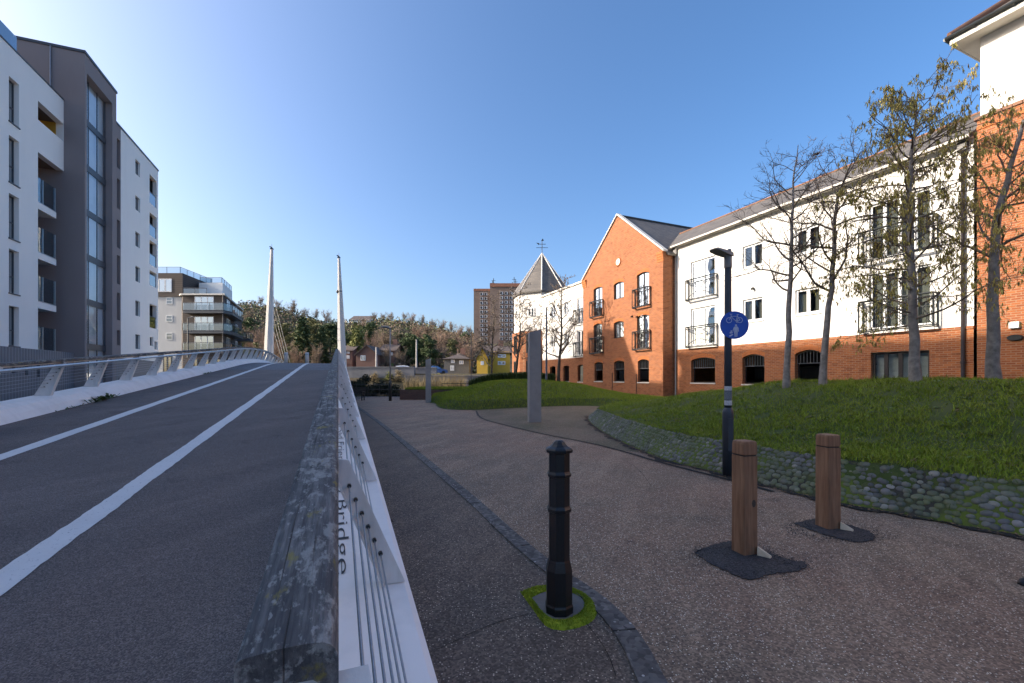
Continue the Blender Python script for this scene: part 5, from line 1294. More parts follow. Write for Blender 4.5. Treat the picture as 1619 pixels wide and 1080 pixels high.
for vt, vb in ((280, 320), (358, 399), (436, 477), (516, 554)):
    zt_, zs = LZ(61, vt, TF), LZ(61, vb, TF)
    m = MB(BF); m.box(sR, sE, TF-2.35, TF, zs-.36, zs); m.build('balcony_slab', M['flat_render'], fl)
    m = MB(BF); m.box(sR+.02, sE-.04, TF-.05, TF-.035, zs+.05, zt_); m.box(sE-.06, sE-.045, TF-1.5, TF-.06, zs+.05, zt_); b_ = m.build('balcony_screen', M['glass_bal'], fl)
    m = MB(BF); m.box(sR, sE, TF-.07, TF-.015, zs+.001, zs+.06); m.box(sR+.5, sR+.53, TF-.072, TF-.013, zs+.06, zt_); m.box(sE-.05, sE-.01, TF-.06, TF-.02, zs+.06, zt_+.01); m.build('rail', M['steel'], b_)
# penthouse set back with glass balustrade
m = MB(BF); m.box(-28, sG0-3.6, TF-9, TF-2.2, zW-.3, zW+3.0); pz_ = m.build('penthouse', M['grey_render'], fl)
m = MB(BF); m.box(-28.2, sG0-3.4, TF-9.2, TF-1.5, zW+3.0, zW+3.2); m.build('penthouse_roof', M['greyframe'], pz_)
m = MB(BF); m.box(-28, sG0, TF-.32, TF+.03, zW, zW+.08); m.build('parapet_coping', M['greyframe'], fl)
m = MB(BF); m.box(LS(2, TF)-6, LS(33, TF), TF-.20, TF-.16, zW+.09, zW+1.0); b_ = m.build('roof_balustrade', M['glass_blue'], fl)
# grey stair bay
zG = LZ(134, 84, TF+1.0); Tg = TF+1.0; o0 = LS(137.5, Tg); o1 = LS(177.5, Tg); zo = LZ(137, 115, Tg)
m = MB(BF); m.wall(Tg, 1, sG0, sG1, -3, zG, [(o0, o1, -3, zo)], 1.0)
m.fq((sG0, Tg, -3), (sG0, Tg-9, -3), (sG0, Tg-9, zG), (sG0, Tg, zG)); m.fq((sG1, Tg, -3), (sG1, Tg-9, -3), (sG1, Tg-9, zG), (sG1, Tg, zG)); m.fq((sG0, Tg, zG), (sG1, Tg, zG), (sG1, Tg-9, zG), (sG0, Tg-9, zG)); m.fq((sG0, Tg-9, -3), (sG1, Tg-9, -3), (sG1, Tg-9, zG), (sG0, Tg-9, zG)); m.build('stair_bay', M['grey_render'], fl)
m = MB(BF); m.box(sG0-.05, sG1+.05, Tg-9, Tg+.05, zG+.001, zG+.16); m.build('roof_edge', M['greyframe'], fl)
m = MB(BF); m.tube([BF.w(sG0-.04, Tg-1.6, zW-1), BF.w(sG0-.04, Tg-1.6, zG)], .04, 6); m.build('downpipe', M['steel'], fl)
Tz = Tg-.42; m = MB(BF)
nv = 3
for k in range(nv+1): s = o0+(o1-o0)*k/nv; m.box(s-.035, s+.035, Tz, Tz+.05, -3, zo)
lv = []
z = zo-2.7
while z > -2: m.box(o0, o1, Tz-.02, Tz+.07, z-.20, z+.20); lv.append(z); z -= P28
gf = m.build('curtain_wall_frame', M['greyframe'], fl)
m = MB(BF); m.fq((o0, Tz+.03, -3), (o1, Tz+.03, -3), (o1, Tz+.03, zo), (o0, Tz+.03, zo)); m.build('stair_glazing', M['glass_stair'], fl)
m = MB(BF); m.fq((o0, Tz-.10, -3), (o1, Tz-.10, -3), (o1, Tz-.10, zo), (o0, Tz-.10, zo)); m.build('stair_blind', M['stair_white'], fl)
# far white part
zF = LZ(250, 271, TF); fw_ = []
sS = LS(191, TF)
zc = [(LZ(218, a, TF), LZ(218, b, TF)) for a, b in ((255, 278), (312, 334), (368, 391), (422, 446), (476, 500), (529, 552))]
for a, b in zc: fw_.append((LS(214, TF), LS(221.5, TF), b, a))
zl = [(LZ(242, a, TF), LZ(242, b, TF)) for a, b in ((281, 325), (340, 375), (383, 421), (430, 453), (482, 519))]
la, lb = LS(236.5, TF), sEnd-.35
lg = [(la, lb, b, a) for a, b in zl]
sm2 = [(LS(237, TF), LS(242.5, TF), LZ(240, 547, TF), LZ(240, 533, TF)), (LS(244.5, TF), LS(249, TF)-.05, LZ(247, 553, TF), LZ(247, 540, TF))]
m = MB(BF); m.wall(TF, 1, sS, sEnd, z3, zF, fw_+lg+sm2, .3); m.fq((sEnd, TF, z3), (sEnd, TF-5.5, z3), (sEnd, TF-5.5, zF), (sEnd, TF, zF)); m.fq((-28, TF-9, -3), (sEnd, TF-9, -3), (sEnd, TF-9, zW), (-28, TF-9, zW)); m.build('render_wall', M['flat_render'], fl)
sw = [(LS(185, TF), LS(190, TF), LZ(187, b, TF), LZ(187, a, TF)) for a, b in ((220, 266), (283, 330), (348, 392), (404, 449), (463, 506), (522, 546))]
m = MB(BF); m.wall(TF, 1, sG1, sS, z3, zF, sw, .3); m.build('grey_strip', M['grey_render'], fl)
for h in fw_+sw+sm2: window(fl, BF, TF, 1, *h, fm='greyframe', gm='glass_blue', nv=1, rec=.16, fw=.06)
for h in lg:
    m = MB(BF); m.box(h[0], h[1], TF-.08, TF-.06, h[2], h[2]+1.0); b_ = m.build('balcony_screen', M['glass_blue'], fl)
    m = MB(BF); m.box(h[0], h[1], TF-1.8, TF-.31, h[3]+.001, h[3]+.1); m.build('soffit', M['soffit'], fl)
    m = MB(BF); m.box(h[0], h[1], TF-.10, TF-.04, h[2]+1.0, h[2]+1.05); m.build('rail', M['greyframe'], b_)
room(BF, -28, sR-.15, TF-.5, TF-1.6, z3, zW, fl, (z3+.05,)); room(BF, sG1+.05, la-.1, TF-.4, TF-1.6, z3, zF, fl); room(BF, la-.05, lb+.02, TF-.32, TF-1.8, z3, zF, fl)
m = MB(BF); m.box(sG1, sEnd+.04, TF-5.5, TF+.05, zF+.001, zF+.14); m.fq((-28, TF-9, zW-.1), (sG0, TF-9, zW-.1), (sG0, TF, zW-.1), (-28, TF, zW-.1)); m.build('roof_edge', M['greyframe'], fl)
# dark ribbed base with slit windows
sl_ = []
for k in range(40):
    s = -2+1.05*k+.12*math.sin(k*7)
    if s > sG0-1.2: break
    for z, hh, p in ((1.75, .55, 0), (-.55, .75, 2), (-1.75, .75, 1)):
        if (k*7+p*3) % 5 != 3: sl_.append((s+p*.17, s+p*.17+.26, z+.08*((k*3) % 4-1), z+hh))
TBs = TF+.5
m = MB(BF); m.wall(TBs, 1, -28, sG0, -3, z3, sl_, .2); m.fq((-28, TF, z3), (sG0, TF, z3), (sG0, TBs, z3), (-28, TBs, z3)); m.build('ribbed_base', M['rib'], fl)
s2_ = [(sG1+.5+.62*k, sG1+.72+.62*k, .95, 1.6) for k in range(10) if sG1+.8+.62*k < sEnd-.3]
m = MB(BF); m.wall(TF, 1, sG1, sEnd, -3, z3, s2_, .2); m.build('ribbed_base', M['rib'], fl)
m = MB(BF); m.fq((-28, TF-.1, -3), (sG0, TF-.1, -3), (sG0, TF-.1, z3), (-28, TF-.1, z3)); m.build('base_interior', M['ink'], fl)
m = MB(BF); m.box(-28, sG0, TF-9, TF, z3-.1, z3-.001); m.build('podium', M['rib'], fl)
# ------------------------------------------------------------------ timber clad flats farther on
tb = empty('apartment_building', (-47, 67, 0), 'timber clad flats with wraparound glass balconies and a white stair tower beyond the white flats', 'building')
Yf = 67.0; UX = lambda u, Y=Yf: (u-HU)/FPX*Y; UZ = lambda v, Y=Yf: CAM_H+(HV-v)/FPX*Y
dB_ = Vector((-.40, .917, 0)); xl, xr = UX(289), UX(354); zr = UZ(467)
P4 = Vector((xr, Yf, 0)); Q4 = P4+dB_*17
m = MB(); vs = [(xl, Yf), (xr, Yf), (Q4.x, Q4.y), (Q4.x-16, Q4.y)]; m.prism(vs, -1, zr); m.build('timber_wall', M['boards'], tb)
m = MB(); k_ = .35; m.prism([(xl-.1, Yf-k_), (xr+k_, Yf-k_), (Q4.x+k_, Q4.y), (Q4.x-16, Q4.y)], zr, zr+.22); m.build('roof_edge', M['coping'], tb)
w0 = UX(249)-1; m = MB(); m.prism([(w0, Yf+.5), (xl, Yf+.5), (xl, Yf+14), (w0, Yf+14)], -1, UZ(468)); m.build('render_tower', M['tower_render'], tb)
for v0, v1 in ((469.5, 480), (498, 508.5), (526, 536.5)): window(tb, WF, Yf+.5, -1, 0, 0, 0, 0) if 0 else None
class XF:                                                           # s = x, t = y : faces toward -y
    def w(f, s, t, z): return (s, t, z)
XF = XF()
for v0, v1 in ((469.5, 480), (498, 508.5), (526, 536.5)): window(tb, XF, Yf+.44, -1, UX(263, 67.5), UX(273, 67.5), UZ(v1), UZ(v0), fm='upvc', gm='glass_dim', nv=1, nh=(.55,), rec=0, fw=.07, back=None)
# upper timber penthouse and roof terraces
m = MB(); zp = UZ(431); m.prism([(w0, Yf+.35), (UX(286), Yf+.35), (UX(286)-1.9+1.0, Yf+6), (UX(286)-2.6, Yf+13), (w0, Yf+13)], UZ(468)-.02, zp); m.build('penthouse', M['boards'], tb)
window(tb, XF, Yf+.30, -1, UX(252, 67.5), UX(273, 67.5), UZ(461), UZ(440), fm='upvc', gm='glass_blue', nv=2, rec=0, fw=.09)
m = MB(); m.prism([(-50.2, Yf+4), (-46.4, Yf+4), (-49.3, Yf+11), (-53.5, Yf+11)], zr+.2, 16.9); m.build('penthouse', M['flat_render'], tb)
def glass_rail(par, pts, z, h, n=6):
    m = MB(); r = MB()
    for (x0, y0), (x1, y1) in zip(pts[:-1], pts[1:]):
        m.quad((x0, y0, z), (x1, y1, z), (x1, y1, z+h-.08), (x0, y0, z+h-.08)); r.bar((x0, y0, z+h), (x1, y1, z+h), .045, 5); r.bar((x0, y0, z), (x1, y1, z), .05, 5)
        L = math.hypot(x1-x0, y1-y0); k = max(1, int(L/1.6))
        for i in range(k+1): f = i/k; r.bar((x0+(x1-x0)*f, y0+(y1-y0)*f, z), (x0+(x1-x0)*f, y0+(y1-y0)*f, z+h), .035, 5)
    o = r.build('balustrade', M['greyframe'], par); m.build('glass_panel', M['glass_dim'], o); return o
glass_rail(tb, [(w0, Yf+.5), (UX(281), Yf+.5), (UX(286)-1.4, Yf+9)], zp, .95)
glass_rail(tb, [(UX(289), Yf+.1), (UX(325), Yf+.2)], zr+.22, .9); glass_rail(tb, [(-50.1, Yf+4.1), (-46.6, Yf+4.1), (-49.3, Yf+10.8)], 16.9, .85)
for v in (492.5, 524, 554.5):
    z = UZ(v); b0 = UX(299); pr = 1.3; off = Vector((.917, .40, 0))*pr
    pts = [(b0, Yf), (b0, Yf-pr), (xr+.75, Yf-pr), (P4.x+off.x+dB_.x*1.0, P4.y+off.y+dB_.y*1.0-.6), (P4.x+off.x+dB_.x*9, P4.y+off.y+dB_.y*9), (P4.x+dB_.x*9, P4.y+dB_.y*9), (xr, Yf)]
    m = MB(); m.prism(pts, z-.42, z-.02); m.build('balcony_slab', M['greyframe'], tb); glass_rail(tb, pts[:5], z, 1.12)
    window(tb, XF, Yf-.05, -1, UX(308), UX(338), z+.05, z+2.25, fm='upvc', gm='glass_blue', nv=3, rec=0, fw=.09, back='blindw')
    ff = FaceFrame.__new__(FaceFrame); ff.p = P4+dB_*2.2; ff.dd = dB_.normalized(); ff.n = Vector((.917, .40, 0))
    window(tb, ff, -.06, -1, 0, 2.6, z+.05, z+2.25, fm='upvc', gm='glass_blue', nv=2, rec=0, fw=.1, back='blindw'); window(tb, ff, -.06, -1, 8, 10, z+.05, z+2.25, fm='upvc', gm='glass_blue', nv=2, rec=0, fw=.1)
    if v > 500:
        m = MB(); a = Vector((P4.x+dB_.x*12, P4.y+dB_.y*12, 0)); c = [a, a+Vector((.917, .4, 0))*2.0, a+Vector((.917, .4, 0))*2.0+dB_*3.5, a+dB_*3.5]; m.prism([(p.x, p.y) for p in c], z-.5, z-.1); m.build('balcony_slab', M['greyframe'], tb); glass_rail(tb, [(c[0].x, c[0].y), (c[1].x, c[1].y), (c[2].x, c[2].y)], z-.1, 1.1)
for u in (353.5,):
    m = MB(); m.bar((xr+.55, Yf-1.1, -1), (xr+.55, Yf-1.1, zr), .06, 8); m.build('balcony_column', M['greyframe'], tb)
for k in range(3):
    window(tb, XF, Yf-.05, -1, UX(300+18*k), UX(313+18*k), UZ(592), UZ(567), fm='greyframe', gm='glass_blue', nv=2, rec=0, fw=.09)
window(tb, XF, Yf+.44, -1, UX(258, 67.5), UX(272, 67.5), UZ(592), UZ(563), fm='greyframe', gm='glass_blue', nv=2, rec=0, fw=.1)
# ------------------------------------------------------------------ tower block and houses
def box_house(name, u0, u1, Y, zb_, vE, vR, depth, wall, roof, lab, wins=(), chimney=False, gable_front=False, group=None, hip=0):
    x0, x1 = (u0-HU)/FPX*Y, (u1-HU)/FPX*Y; ze_ = CAM_H+(HV-vE)/FPX*Y; zr_ = CAM_H+(HV-vR)/FPX*Y
    o = empty(name, ((x0+x1)/2, Y+depth/2, zb_), lab, 'house', group); m = MB(); m.prism([(x0, Y), (x1, Y), (x1, Y+depth), (x0, Y+depth)], zb_, ze_)
    xc = (x0+x1)/2; yc = Y+depth/2
    if gable_front: m.quad((x0, Y, ze_), (x1, Y, ze_), (xc, Y, zr_)); m.quad((x0, Y+depth, ze_), (x1, Y+depth, ze_), (xc, Y+depth, zr_))
    elif not hip: m.quad((x0, Y, ze_), (x0, Y+depth, ze_), (x0, yc, zr_)); m.quad((x1, Y, ze_), (x1, Y+depth, ze_), (x1, yc, zr_))
    m.build('wall', M[wall], o); m = MB(); e = .35
    if gable_front:
        for a in (x0-e, x1+e): roof_slab(m, XF, [(a, Y-e, ze_-.2), (a, Y+depth+e, ze_-.2), (xc, Y+depth+e, zr_+.12), (xc, Y-e, zr_+.12)], .15)
    else:
        for b in (Y-e, Y+depth+e): roof_slab(m, XF, [(x0-e, b, ze_-.2), (x1+e, b, ze_-.2), (x1+e-hip, yc, zr_+.12), (x0-e+hip, yc, zr_+.12)], .15)
        if hip:
            for a, q in ((x0-e, x0-e+hip), (x1+e, x1+e-hip)): roof_slab(m, XF, [(a, Y-e, ze_-.2), (a, Y+depth+e, ze_-.2), (q, yc, zr_+.12)], .15)
    rf = m.build('roof', M[roof], o)
    if chimney: m = MB(); m.box(yc-.4, yc+.4, xc+.3, xc+1.3, zr_-.6, zr_+1.3); m.build('chimney', M['house_brick'], rf)
    for (a, b, va, vb) in wins: window(o, XF, Y-.05, -1, (a-HU)/FPX*Y, (b-HU)/FPX*Y, CAM_H+(HV-vb)/FPX*Y, CAM_H+(HV-va)/FPX*Y, fm='upvc', gm='glass_blue', nv=2, rec=0, fw=.14)
    return o
Yt = 150.0
tw = empty('tower_block', PX(785, 598, Yt), 'tall brown brick tower block behind the bare trees left of the turret', 'tower block')
TX = lambda u: (u-HU)/FPX*Yt; TZ = lambda v: CAM_H+(HV-v)/FPX*Yt
m = MB(); m.prism([(TX(749), Yt), (TX(775), Yt), (TX(775), Yt+16), (TX(749), Yt+16)], 0, TZ(457)); m.prism([(TX(775), Yt-1.5), (TX(826), Yt-1.5), (TX(826), Yt+16), (TX(775), Yt+16)], 0, TZ(450.5)); m.build('wall', M['tower_brick'], tw)
m = MB(); m.box(Yt-.1, Yt+16, TX(748.8), TX(775), TZ(460), TZ(456.5)); m.box(Yt-1.7, Yt+16, TX(774.8), TX(826.3), TZ(455), TZ(449.5)); m.build('parapet', m_plain('tower_block_band', (.30,.14,.09), (.24,.11,.07), 1, .8), tw)
for r in range(17):
    v = 465+7.1*r
    for u in (761.5, 768.2, 793, 800.5, 808):
        d = 0 if u < 775 else 1.5
        fmw = MB(XF); x = TX(u); z = TZ(v); y = Yt-d
        fmw.box(x-.52, x+.52, y-.14, y-.02, z-.48, z+.48); wo = fmw.build('window', M['sticker'], tw)
        pm = MB(XF); pm.box(x-.42, x+.12, y-.18, y-.142, z-.36, z+.38); pm.build('pane', M['ink'], wo)
for u, v in ((778, 440), (779.5, 436), (813, 434), (815.5, 438), (810, 442)):
    m = MB(); m.bar((TX(u), Yt+4, TZ(451)), (TX(u), Yt+4, TZ(v)), .12, 5); m.bar((TX(u)-.7, Yt+4, TZ(v)-.8), (TX(u)+.7, Yt+4, TZ(v)-.8), .07, 5); m.build('aerial', M['iron'], tw)
hz_ = lambda x, y: float(terrain(np.array([x]), np.array([float(y)]))[0])
box_house('house', 763, 806, 88, 1.5, 556, 545, 9, 'yellow', 'roof_dark', 'yellow painted house with dark tiled roof below the tower block', ((787, 800, 560, 565.5), (787, 799, 571, 577), (768, 776, 557, 563)), True)
box_house('house', 754, 771, 84, 1.5, 566, 549, 6, 'yellow', 'roof_dark', 'narrow yellow gabled house with steep front, left of the wider yellow house', ((760, 765, 571, 577),), False, True)
box_house('house', 702, 742, 92, 1.8, 566, 558, 9, 'concrete', 'roof_dark', 'pale grey house with shallow hipped roof between the pines and the yellow houses', ((713, 719, 567, 574), (726, 733, 570, 576), (712, 718, 578, 586)), True, hip=3.5)
box_house('house', 541, 557, 100, 2.2, 553, 544, 8, 'house_brick', 'roof_dark', 'small red brick house with white windows beside the right mast', ((548, 553, 555, 559), (548, 553, 562, 567), (544, 547, 555, 559)))
box_house('house', 563, 597, 96, 2.2, 560, 546, 9, 'house_brick', 'roof_dark', 'sunlit brick house with a broad front gable behind the quay wall', ((570, 578, 562, 570),), False, True)
box_house('house', 600, 624, 102, 2.5, 553, 543, 9, 'house_brick', 'roof_dark', 'long brown brick house in shade behind the thick pale pole', ((604, 608, 557, 562), (617, 621, 557, 562)), True)
box_house('house', 553, 585, 190, 24, 505, 497, 12, 'flat_render', 'roof_dark', 'white gable ended house on the hilltop above the ivy clad tree', ((556, 560, 506, 511),))
box_house('house', 600, 620, 175, 18, 517, 511, 10, 'upvc', 'tile_red', 'pale house half hidden by trees on the hill slope in the middle', ((604, 610, 519, 524),))
box_house('house', 624, 646, 185, 20, 514, 508.5, 10, 'house_brick', 'tile_red', 'red roofed house on the hilltop right of the white hilltop house', ((628, 633, 516, 520),))
box_house('house', 430, 470, 182, 20, 518, 511, 10, 'house_brick', 'roof_dark', 'brown roofed house among the trees behind the left mast', ((440, 446, 521, 526),))
# cars
def car(loc, rot, paint, lab, van=False, group=None):
    o = empty('parked_van' if van else 'parked_car', loc, lab, 'van' if van else 'car', group); c, s = math.cos(rot), math.sin(rot)
    def T(x, y, z): return (loc[0]+x*c-y*s, loc[1]+x*s+y*c, loc[2]+z)
    if van: side = [(-2.3, .35), (-2.35, .9), (-2.3, 2.0), (.9, 2.05), (1.5, 1.35), (2.25, 1.05), (2.35, .4)]
    else: side = [(-2.05, .32), (-2.1, .75), (-1.95, .95), (-1.45, 1.38), (-.3, 1.47), (.45, 1.38), (1.15, .95), (1.95, .82), (2.1, .5), (2.05, .3)]
    m = MB(); n = len(side); W = .82
    zm = max(z for _, z in side); vs = []
    for y in (-W, -W*.55, W*.55, W):
        for x, z in side:
            k = 1 if abs(y) < W else 1
            inset = .16*max(0, (z-.9))/.55 if abs(y) == W else 0
            vs.append(T(x*.985 if abs(y) == W else x, y*(1-inset/W) if abs(y) == W else y, z if abs(y) < W else z-.03))
    fs = [(i*n+j, i*n+(j+1) % n, (i+1)*n+(j+1) % n, (i+1)*n+j) for i in range(3) for j in range(n)] + [tuple(range(n)), tuple(range(3*n, 4*n))]
    m.add(vs, fs, False); m.build('body', M[paint], o)
    m = MB()
    for y in (-1, 1):
        yy = .76*y; g = [(-1.3, .98), (-1.2, 1.28), (-.3, 1.36), (.35, 1.28), (.85, .98)] if not van else [(.2, 1.3), (.2, 1.8), (.85, 1.8), (1.3, 1.3)]
        m.quad(*[T(x, y*(.825-.16*max(0, z-.9)/.55+.004), z) for x, z in g])
    m.build('side_window', M['glass_blue'], o)
    for x in (-1.3, 1.3):
        for y in (-.72, .72):
            m = MB(); ctr = [T(x+.31*math.cos(2*math.pi*k/14), y-.11, .31+.31*math.sin(2*math.pi*k/14)) for k in range(14)]; c2 = [T(x+.31*math.cos(2*math.pi*k/14), y+.11, .31+.31*math.sin(2*math.pi*k/14)) for k in range(14)]
            m.add(ctr+c2, [tuple(range(14)), tuple(range(14, 28))]+[(k, (k+1) % 14, 14+(k+1) % 14, 14+k) for k in range(14)]); m.build('wheel', M['rubber'], o)
    return o
ca = math.atan2(RF.d[1], RF.d[0])
p = RF.w(RS(1018, TG)-.2, TG+3.2, .03); car(p, ca+math.pi/2, 'car_red', 'red car parked in the undercroft behind the ground floor arch of the brick gable')
p = RF.w(RS(1282, TW)-.6, TW+3.4, .03); car(p, ca+math.pi/2, 'car_blue', 'blue car parked in the undercroft behind the widest arched window of the white block')
p = RF.w(RS(1118, TW), TW+4, .03); car(p, ca+math.pi/2, 'car_silver', 'grey car parked in the undercroft behind the arched window next to the brick gable')
x, y, z = PX(641, 590, 74); car((x, y, 2.25), .1, 'car_white', 'white car whose roof shows above the quay wall below the brown houses')
x, y, z = PX(688, 588, 76); car((x, y, 2.25), .3, 'car_blue', 'dark blue car parked across the river left of the pale grey house')
# ------------------------------------------------------------------ trees
def unit(v): return v/(np.linalg.norm(v)+1e-12)
def limb(rg, p, d, L, r0, r1, n, wob, up):
    """one limb as a polyline with radii; up pulls the tip upward (or down when negative)"""
    P = [np.array(p, float)]; d = unit(np.array(d, float)); st = L/n
    for i in range(n):
        d = unit(d + rg.normal(0, wob, 3) + np.array([0, 0, up])); P.append(P[-1]+d*st)
    return np.array(P), np.linspace(r0, r1, n+1)
def at(P, Rr, f):
    x = f*(len(P)-1); i = min(int(x), len(P)-2); k = x-i
    return P[i]*(1-k)+P[i+1]*k, unit(P[i+1]-P[i]), Rr[i]*(1-k)+Rr[i+1]*k
def side_dir(rg, d, ang, phi=None):
    a = unit(np.cross(d, [0.3, .5, .8] if abs(d[2]) > .9 else [0, 0, 1])); b = np.cross(d, a)
    q = rg.uniform(0, 2*math.pi) if phi is None else phi
    return unit(d*math.cos(ang)+(a*math.cos(q)+b*math.sin(q))*math.sin(ang))
def tubes(L, kmin=3):
    V = []; F = []; c = 0
    for P, Rr in L:
        r = Rr[0]; k = 9 if r > .05 else (5 if r > .012 else kmin); n = len(P)
        T = np.gradient(P, axis=0); T /= np.linalg.norm(T, axis=1)[:, None]+1e-12
        ref = np.array([.31, .95, .05]) if abs(T[0][1]) < .8 else np.array([1., .1, .05])
        A = np.cross(T, ref); A /= np.linalg.norm(A, axis=1)[:, None]+1e-12; B = np.cross(T, A)
        q = np.arange(k)*2*math.pi/k
        ring = P[:, None, :] + (A[:, None, :]*np.cos(q)[None, :, None] + B[:, None, :]*np.sin(q)[None, :, None])*Rr[:, None, None]
        V.append(ring.reshape(-1, 3)); i = np.arange(n-1)[:, None]*k + np.arange(k)[None, :]; j = np.arange(n-1)[:, None]*k + (np.arange(k)[None, :]+1) % k
        F.append((np.stack([i, j, j+k, i+k], -1)+c).reshape(-1, 4)); c += n*k
    return np.concatenate(V), np.concatenate(F)
def cards(C_, size, rg, flat=0.0, asp=.6):
    n = len(C_); a = rg.normal(0, 1, (n, 3)); a[:, 2] *= (1-flat); a /= np.linalg.norm(a, axis=1)[:, None]
    b = np.cross(a, rg.normal(0, 1, (n, 3))); b /= np.linalg.norm(b, axis=1)[:, None]+1e-9
    s = size*rg.uniform(.6, 1.4, n)[:, None]
    V = np.stack([C_-a*s, C_-b*s*asp, C_+a*s, C_+b*s*asp], 1).reshape(-1, 3)
    return V, np.arange(4*n).reshape(-1, 4)
def near_tree(name, base, lab, seed, H, r0, first, spread, nb, path=None, bark='bark_pale', group='young trees on the grass bank', leaf=False, extra=(), rise=.5, l2=7, l3=5, wob=.16, upb=.03, taper=.9, split=None, twig_r=.0032, catk=None, tp=.7, thick=1.0):
    rg = np.random.default_rng(seed); o = empty(name, base, lab, 'tree', group); base = np.array(base)
    if path is None:
        P, Rr = limb(rg, base-[0, 0, .1], [rg.normal(0, .03), rg.normal(0, .03), 1], H, r0, r0*(1-taper), 16, .035, .03)
    else:
        q = np.linspace(0, 1, 17); pp = np.array(path, float); qq = np.linspace(0, 1, len(pp)); P = np.stack([np.interp(q, qq, pp[:, i]) for i in range(3)], -1)+rg.normal(0, .012, (17, 3)); Rr = np.linspace(r0, r0*(1-taper), 17)
        P[0] = base-[0, 0, .1]
    Rr = Rr.copy(); Rr[0] *= 1.25
    Ltr = [(P, Rr)]; B1 = []; B2 = []; B3 = []
    for k in range(nb):
        f = first+(1-first)*(k+rg.uniform(0, .9))/nb*.97; p, d, r = at(P, Rr, f); L = spread*(1.05-tp*((f-first)/(1-first)))*rg.uniform(.7, 1.2)
        dd = side_dir(rg, d, math.acos(min(.95, max(-.2, rise*rg.uniform(.5, 1.5)))), k*2.4+rg.uniform(-.5, .5))
        B1.append(limb(rg, p, dd, L, min(r*.6, (.007+L*.011)*thick), .0042*thick, 10, wob, upb))
    for a_, b_ in extra: B1.append((np.linspace(np.array(a_), np.array(b_), 9)+np.r_[np.zeros((1, 3)), rg.normal(0, .012, (7, 3)), np.zeros((1, 3))], np.linspace(.014, .006, 9)))
    for (p1, r1) in B1:
        L1 = np.linalg.norm(np.diff(p1, axis=0), axis=1).sum()
        for k in range(max(3, int(l2*min(1.5, L1)))):
            f = rg.uniform(.18, .98); p, d, r = at(p1, r1, f); B2.append(limb(rg, p, side_dir(rg, d, rg.uniform(.5, 1.15)), L1*rg.uniform(.22, .5)*(1.1-.5*f), min(r*.6, .012), twig_r, 6, wob*1.15, upb*1.2))
    for (p1, r1) in B2:
        L1 = np.linalg.norm(np.diff(p1, axis=0), axis=1).sum()
        for k in range(l3): p, d, r = at(p1, r1, rg.uniform(.15, 1)); B3.append(limb(rg, p, side_dir(rg, d, rg.uniform(.4, 1.1)), L1*rg.uniform(.25, .55), twig_r*1.15, twig_r*.6, 4, wob*1.1, upb))
    V, F = tubes(Ltr); np_mesh('trunk', V, F, M[bark], o, True)
    V, F = tubes(B1+B2+B3); np_mesh('crown', V, F, M['twig'], o, True)
    if leaf:
        # hanging catkins in threes and fours at twig ends
        V = []; F = []; c = 0
        ends = [(p, r) for p, r in B3+B2 if catk is None or catk(p[-1])]
        for p, r in ends:
            if rg.uniform() > .88: continue
            for q in range(rg.integers(1, 3)):
                a = p[rg.integers(max(1, len(p)-3), len(p))]+rg.normal(0, .012, 3)
                for j in range(rg.integers(2, 6)):
                    Lc = rg.uniform(.05, .12); w = rg.uniform(.004, .0068); t = rg.uniform(0, 6.28); tilt = rg.normal(0, .22, 2)
                    x = np.array([math.cos(t), math.sin(t), 0])*w; y = np.array([-math.sin(t), math.cos(t), 0])*w; dn = np.array([tilt[0]*Lc, tilt[1]*Lc, -Lc])
                    V += [a, a+dn*.3+x, a+dn*.3+y, a+dn*.3-x, a+dn*.3-y, a+dn*.8+x*.9, a+dn*.8+y*.9, a+dn*.8-x*.9, a+dn*.8-y*.9, a+dn]
                    for e_ in range(4):
                        g = (e_+1) % 4; F += [(c, c+1+e_, c+1+g), (c+1+e_, c+5+e_, c+5+g), (c+1+e_, c+5+g, c+1+g), (c+5+e_, c+9, c+5+g)]
                    c += 10
        np_mesh('catkins', V, F, M['catkin'], o)
    return o
def NB(u, Y): x = (u-HU)/FPX*Y; return (x, Y, mz(x, Y))
b = NB(1243, 11.0); near_tree('bare_tree', b, 'slim bare tree with a pale straight trunk, left of the pair before the white block', 5, 6.3, .080, .33, 1.9, 26, path=[b, PX(1247, 520, 11), PX(1250, 440, 11.05), PX(1252, 360, 11), PX(1255, 290, 11.1), PX(1262, 230, 11.1)], extra=[(PX(1255, 290, 11.1), PX(1300, 236, 10.9))], rise=.32, upb=.05, l2=8, l3=5)
b = NB(1300, 10.4); near_tree('bare_tree', b, 'bare tree with a leaning forked trunk, right of the pair before the white block', 9, 6.0, .078, .30, 1.9, 26, path=[b, PX(1306, 520, 10.4), PX(1316, 450, 10.4), PX(1319, 370, 10.45), PX(1322, 315, 10.4), PX(1340, 275, 10.35), PX(1362, 240, 10.3)], rise=.36, upb=.05, l2=8, l3=5)
b = NB(1448, 9.0); near_tree('catkin_tree', b, 'tree hung with olive brown catkins over its whole crown in front of the white block', 14, 6.7, .095, .17, 1.75, 62, path=[b, PX(1446, 500, 9), PX(1440, 400, 9), PX(1437, 300, 9), PX(1443, 220, 9.05), PX(1452, 140, 9.05)], leaf=True, rise=.34, upb=-.004, l2=8, l3=5, wob=.14, tp=.5, twig_r=.0022, thick=.8)
b = NB(1572, 9.0); near_tree('bare_tree', b, 'rugged grey tree with twisting bare limbs in front of the corner block', 23, 5.2, .112, .38, 2.0, 20, path=[b, PX(1570, 500, 9), PX(1572, 400, 9), PX(1579, 330, 9), PX(1598, 270, 9), PX(1616, 190, 8.9)], rise=.42, wob=.24, upb=.05, leaf=True, catk=lambda q: q[2] > 4.6 and q[0] < 9.9, taper=.75)
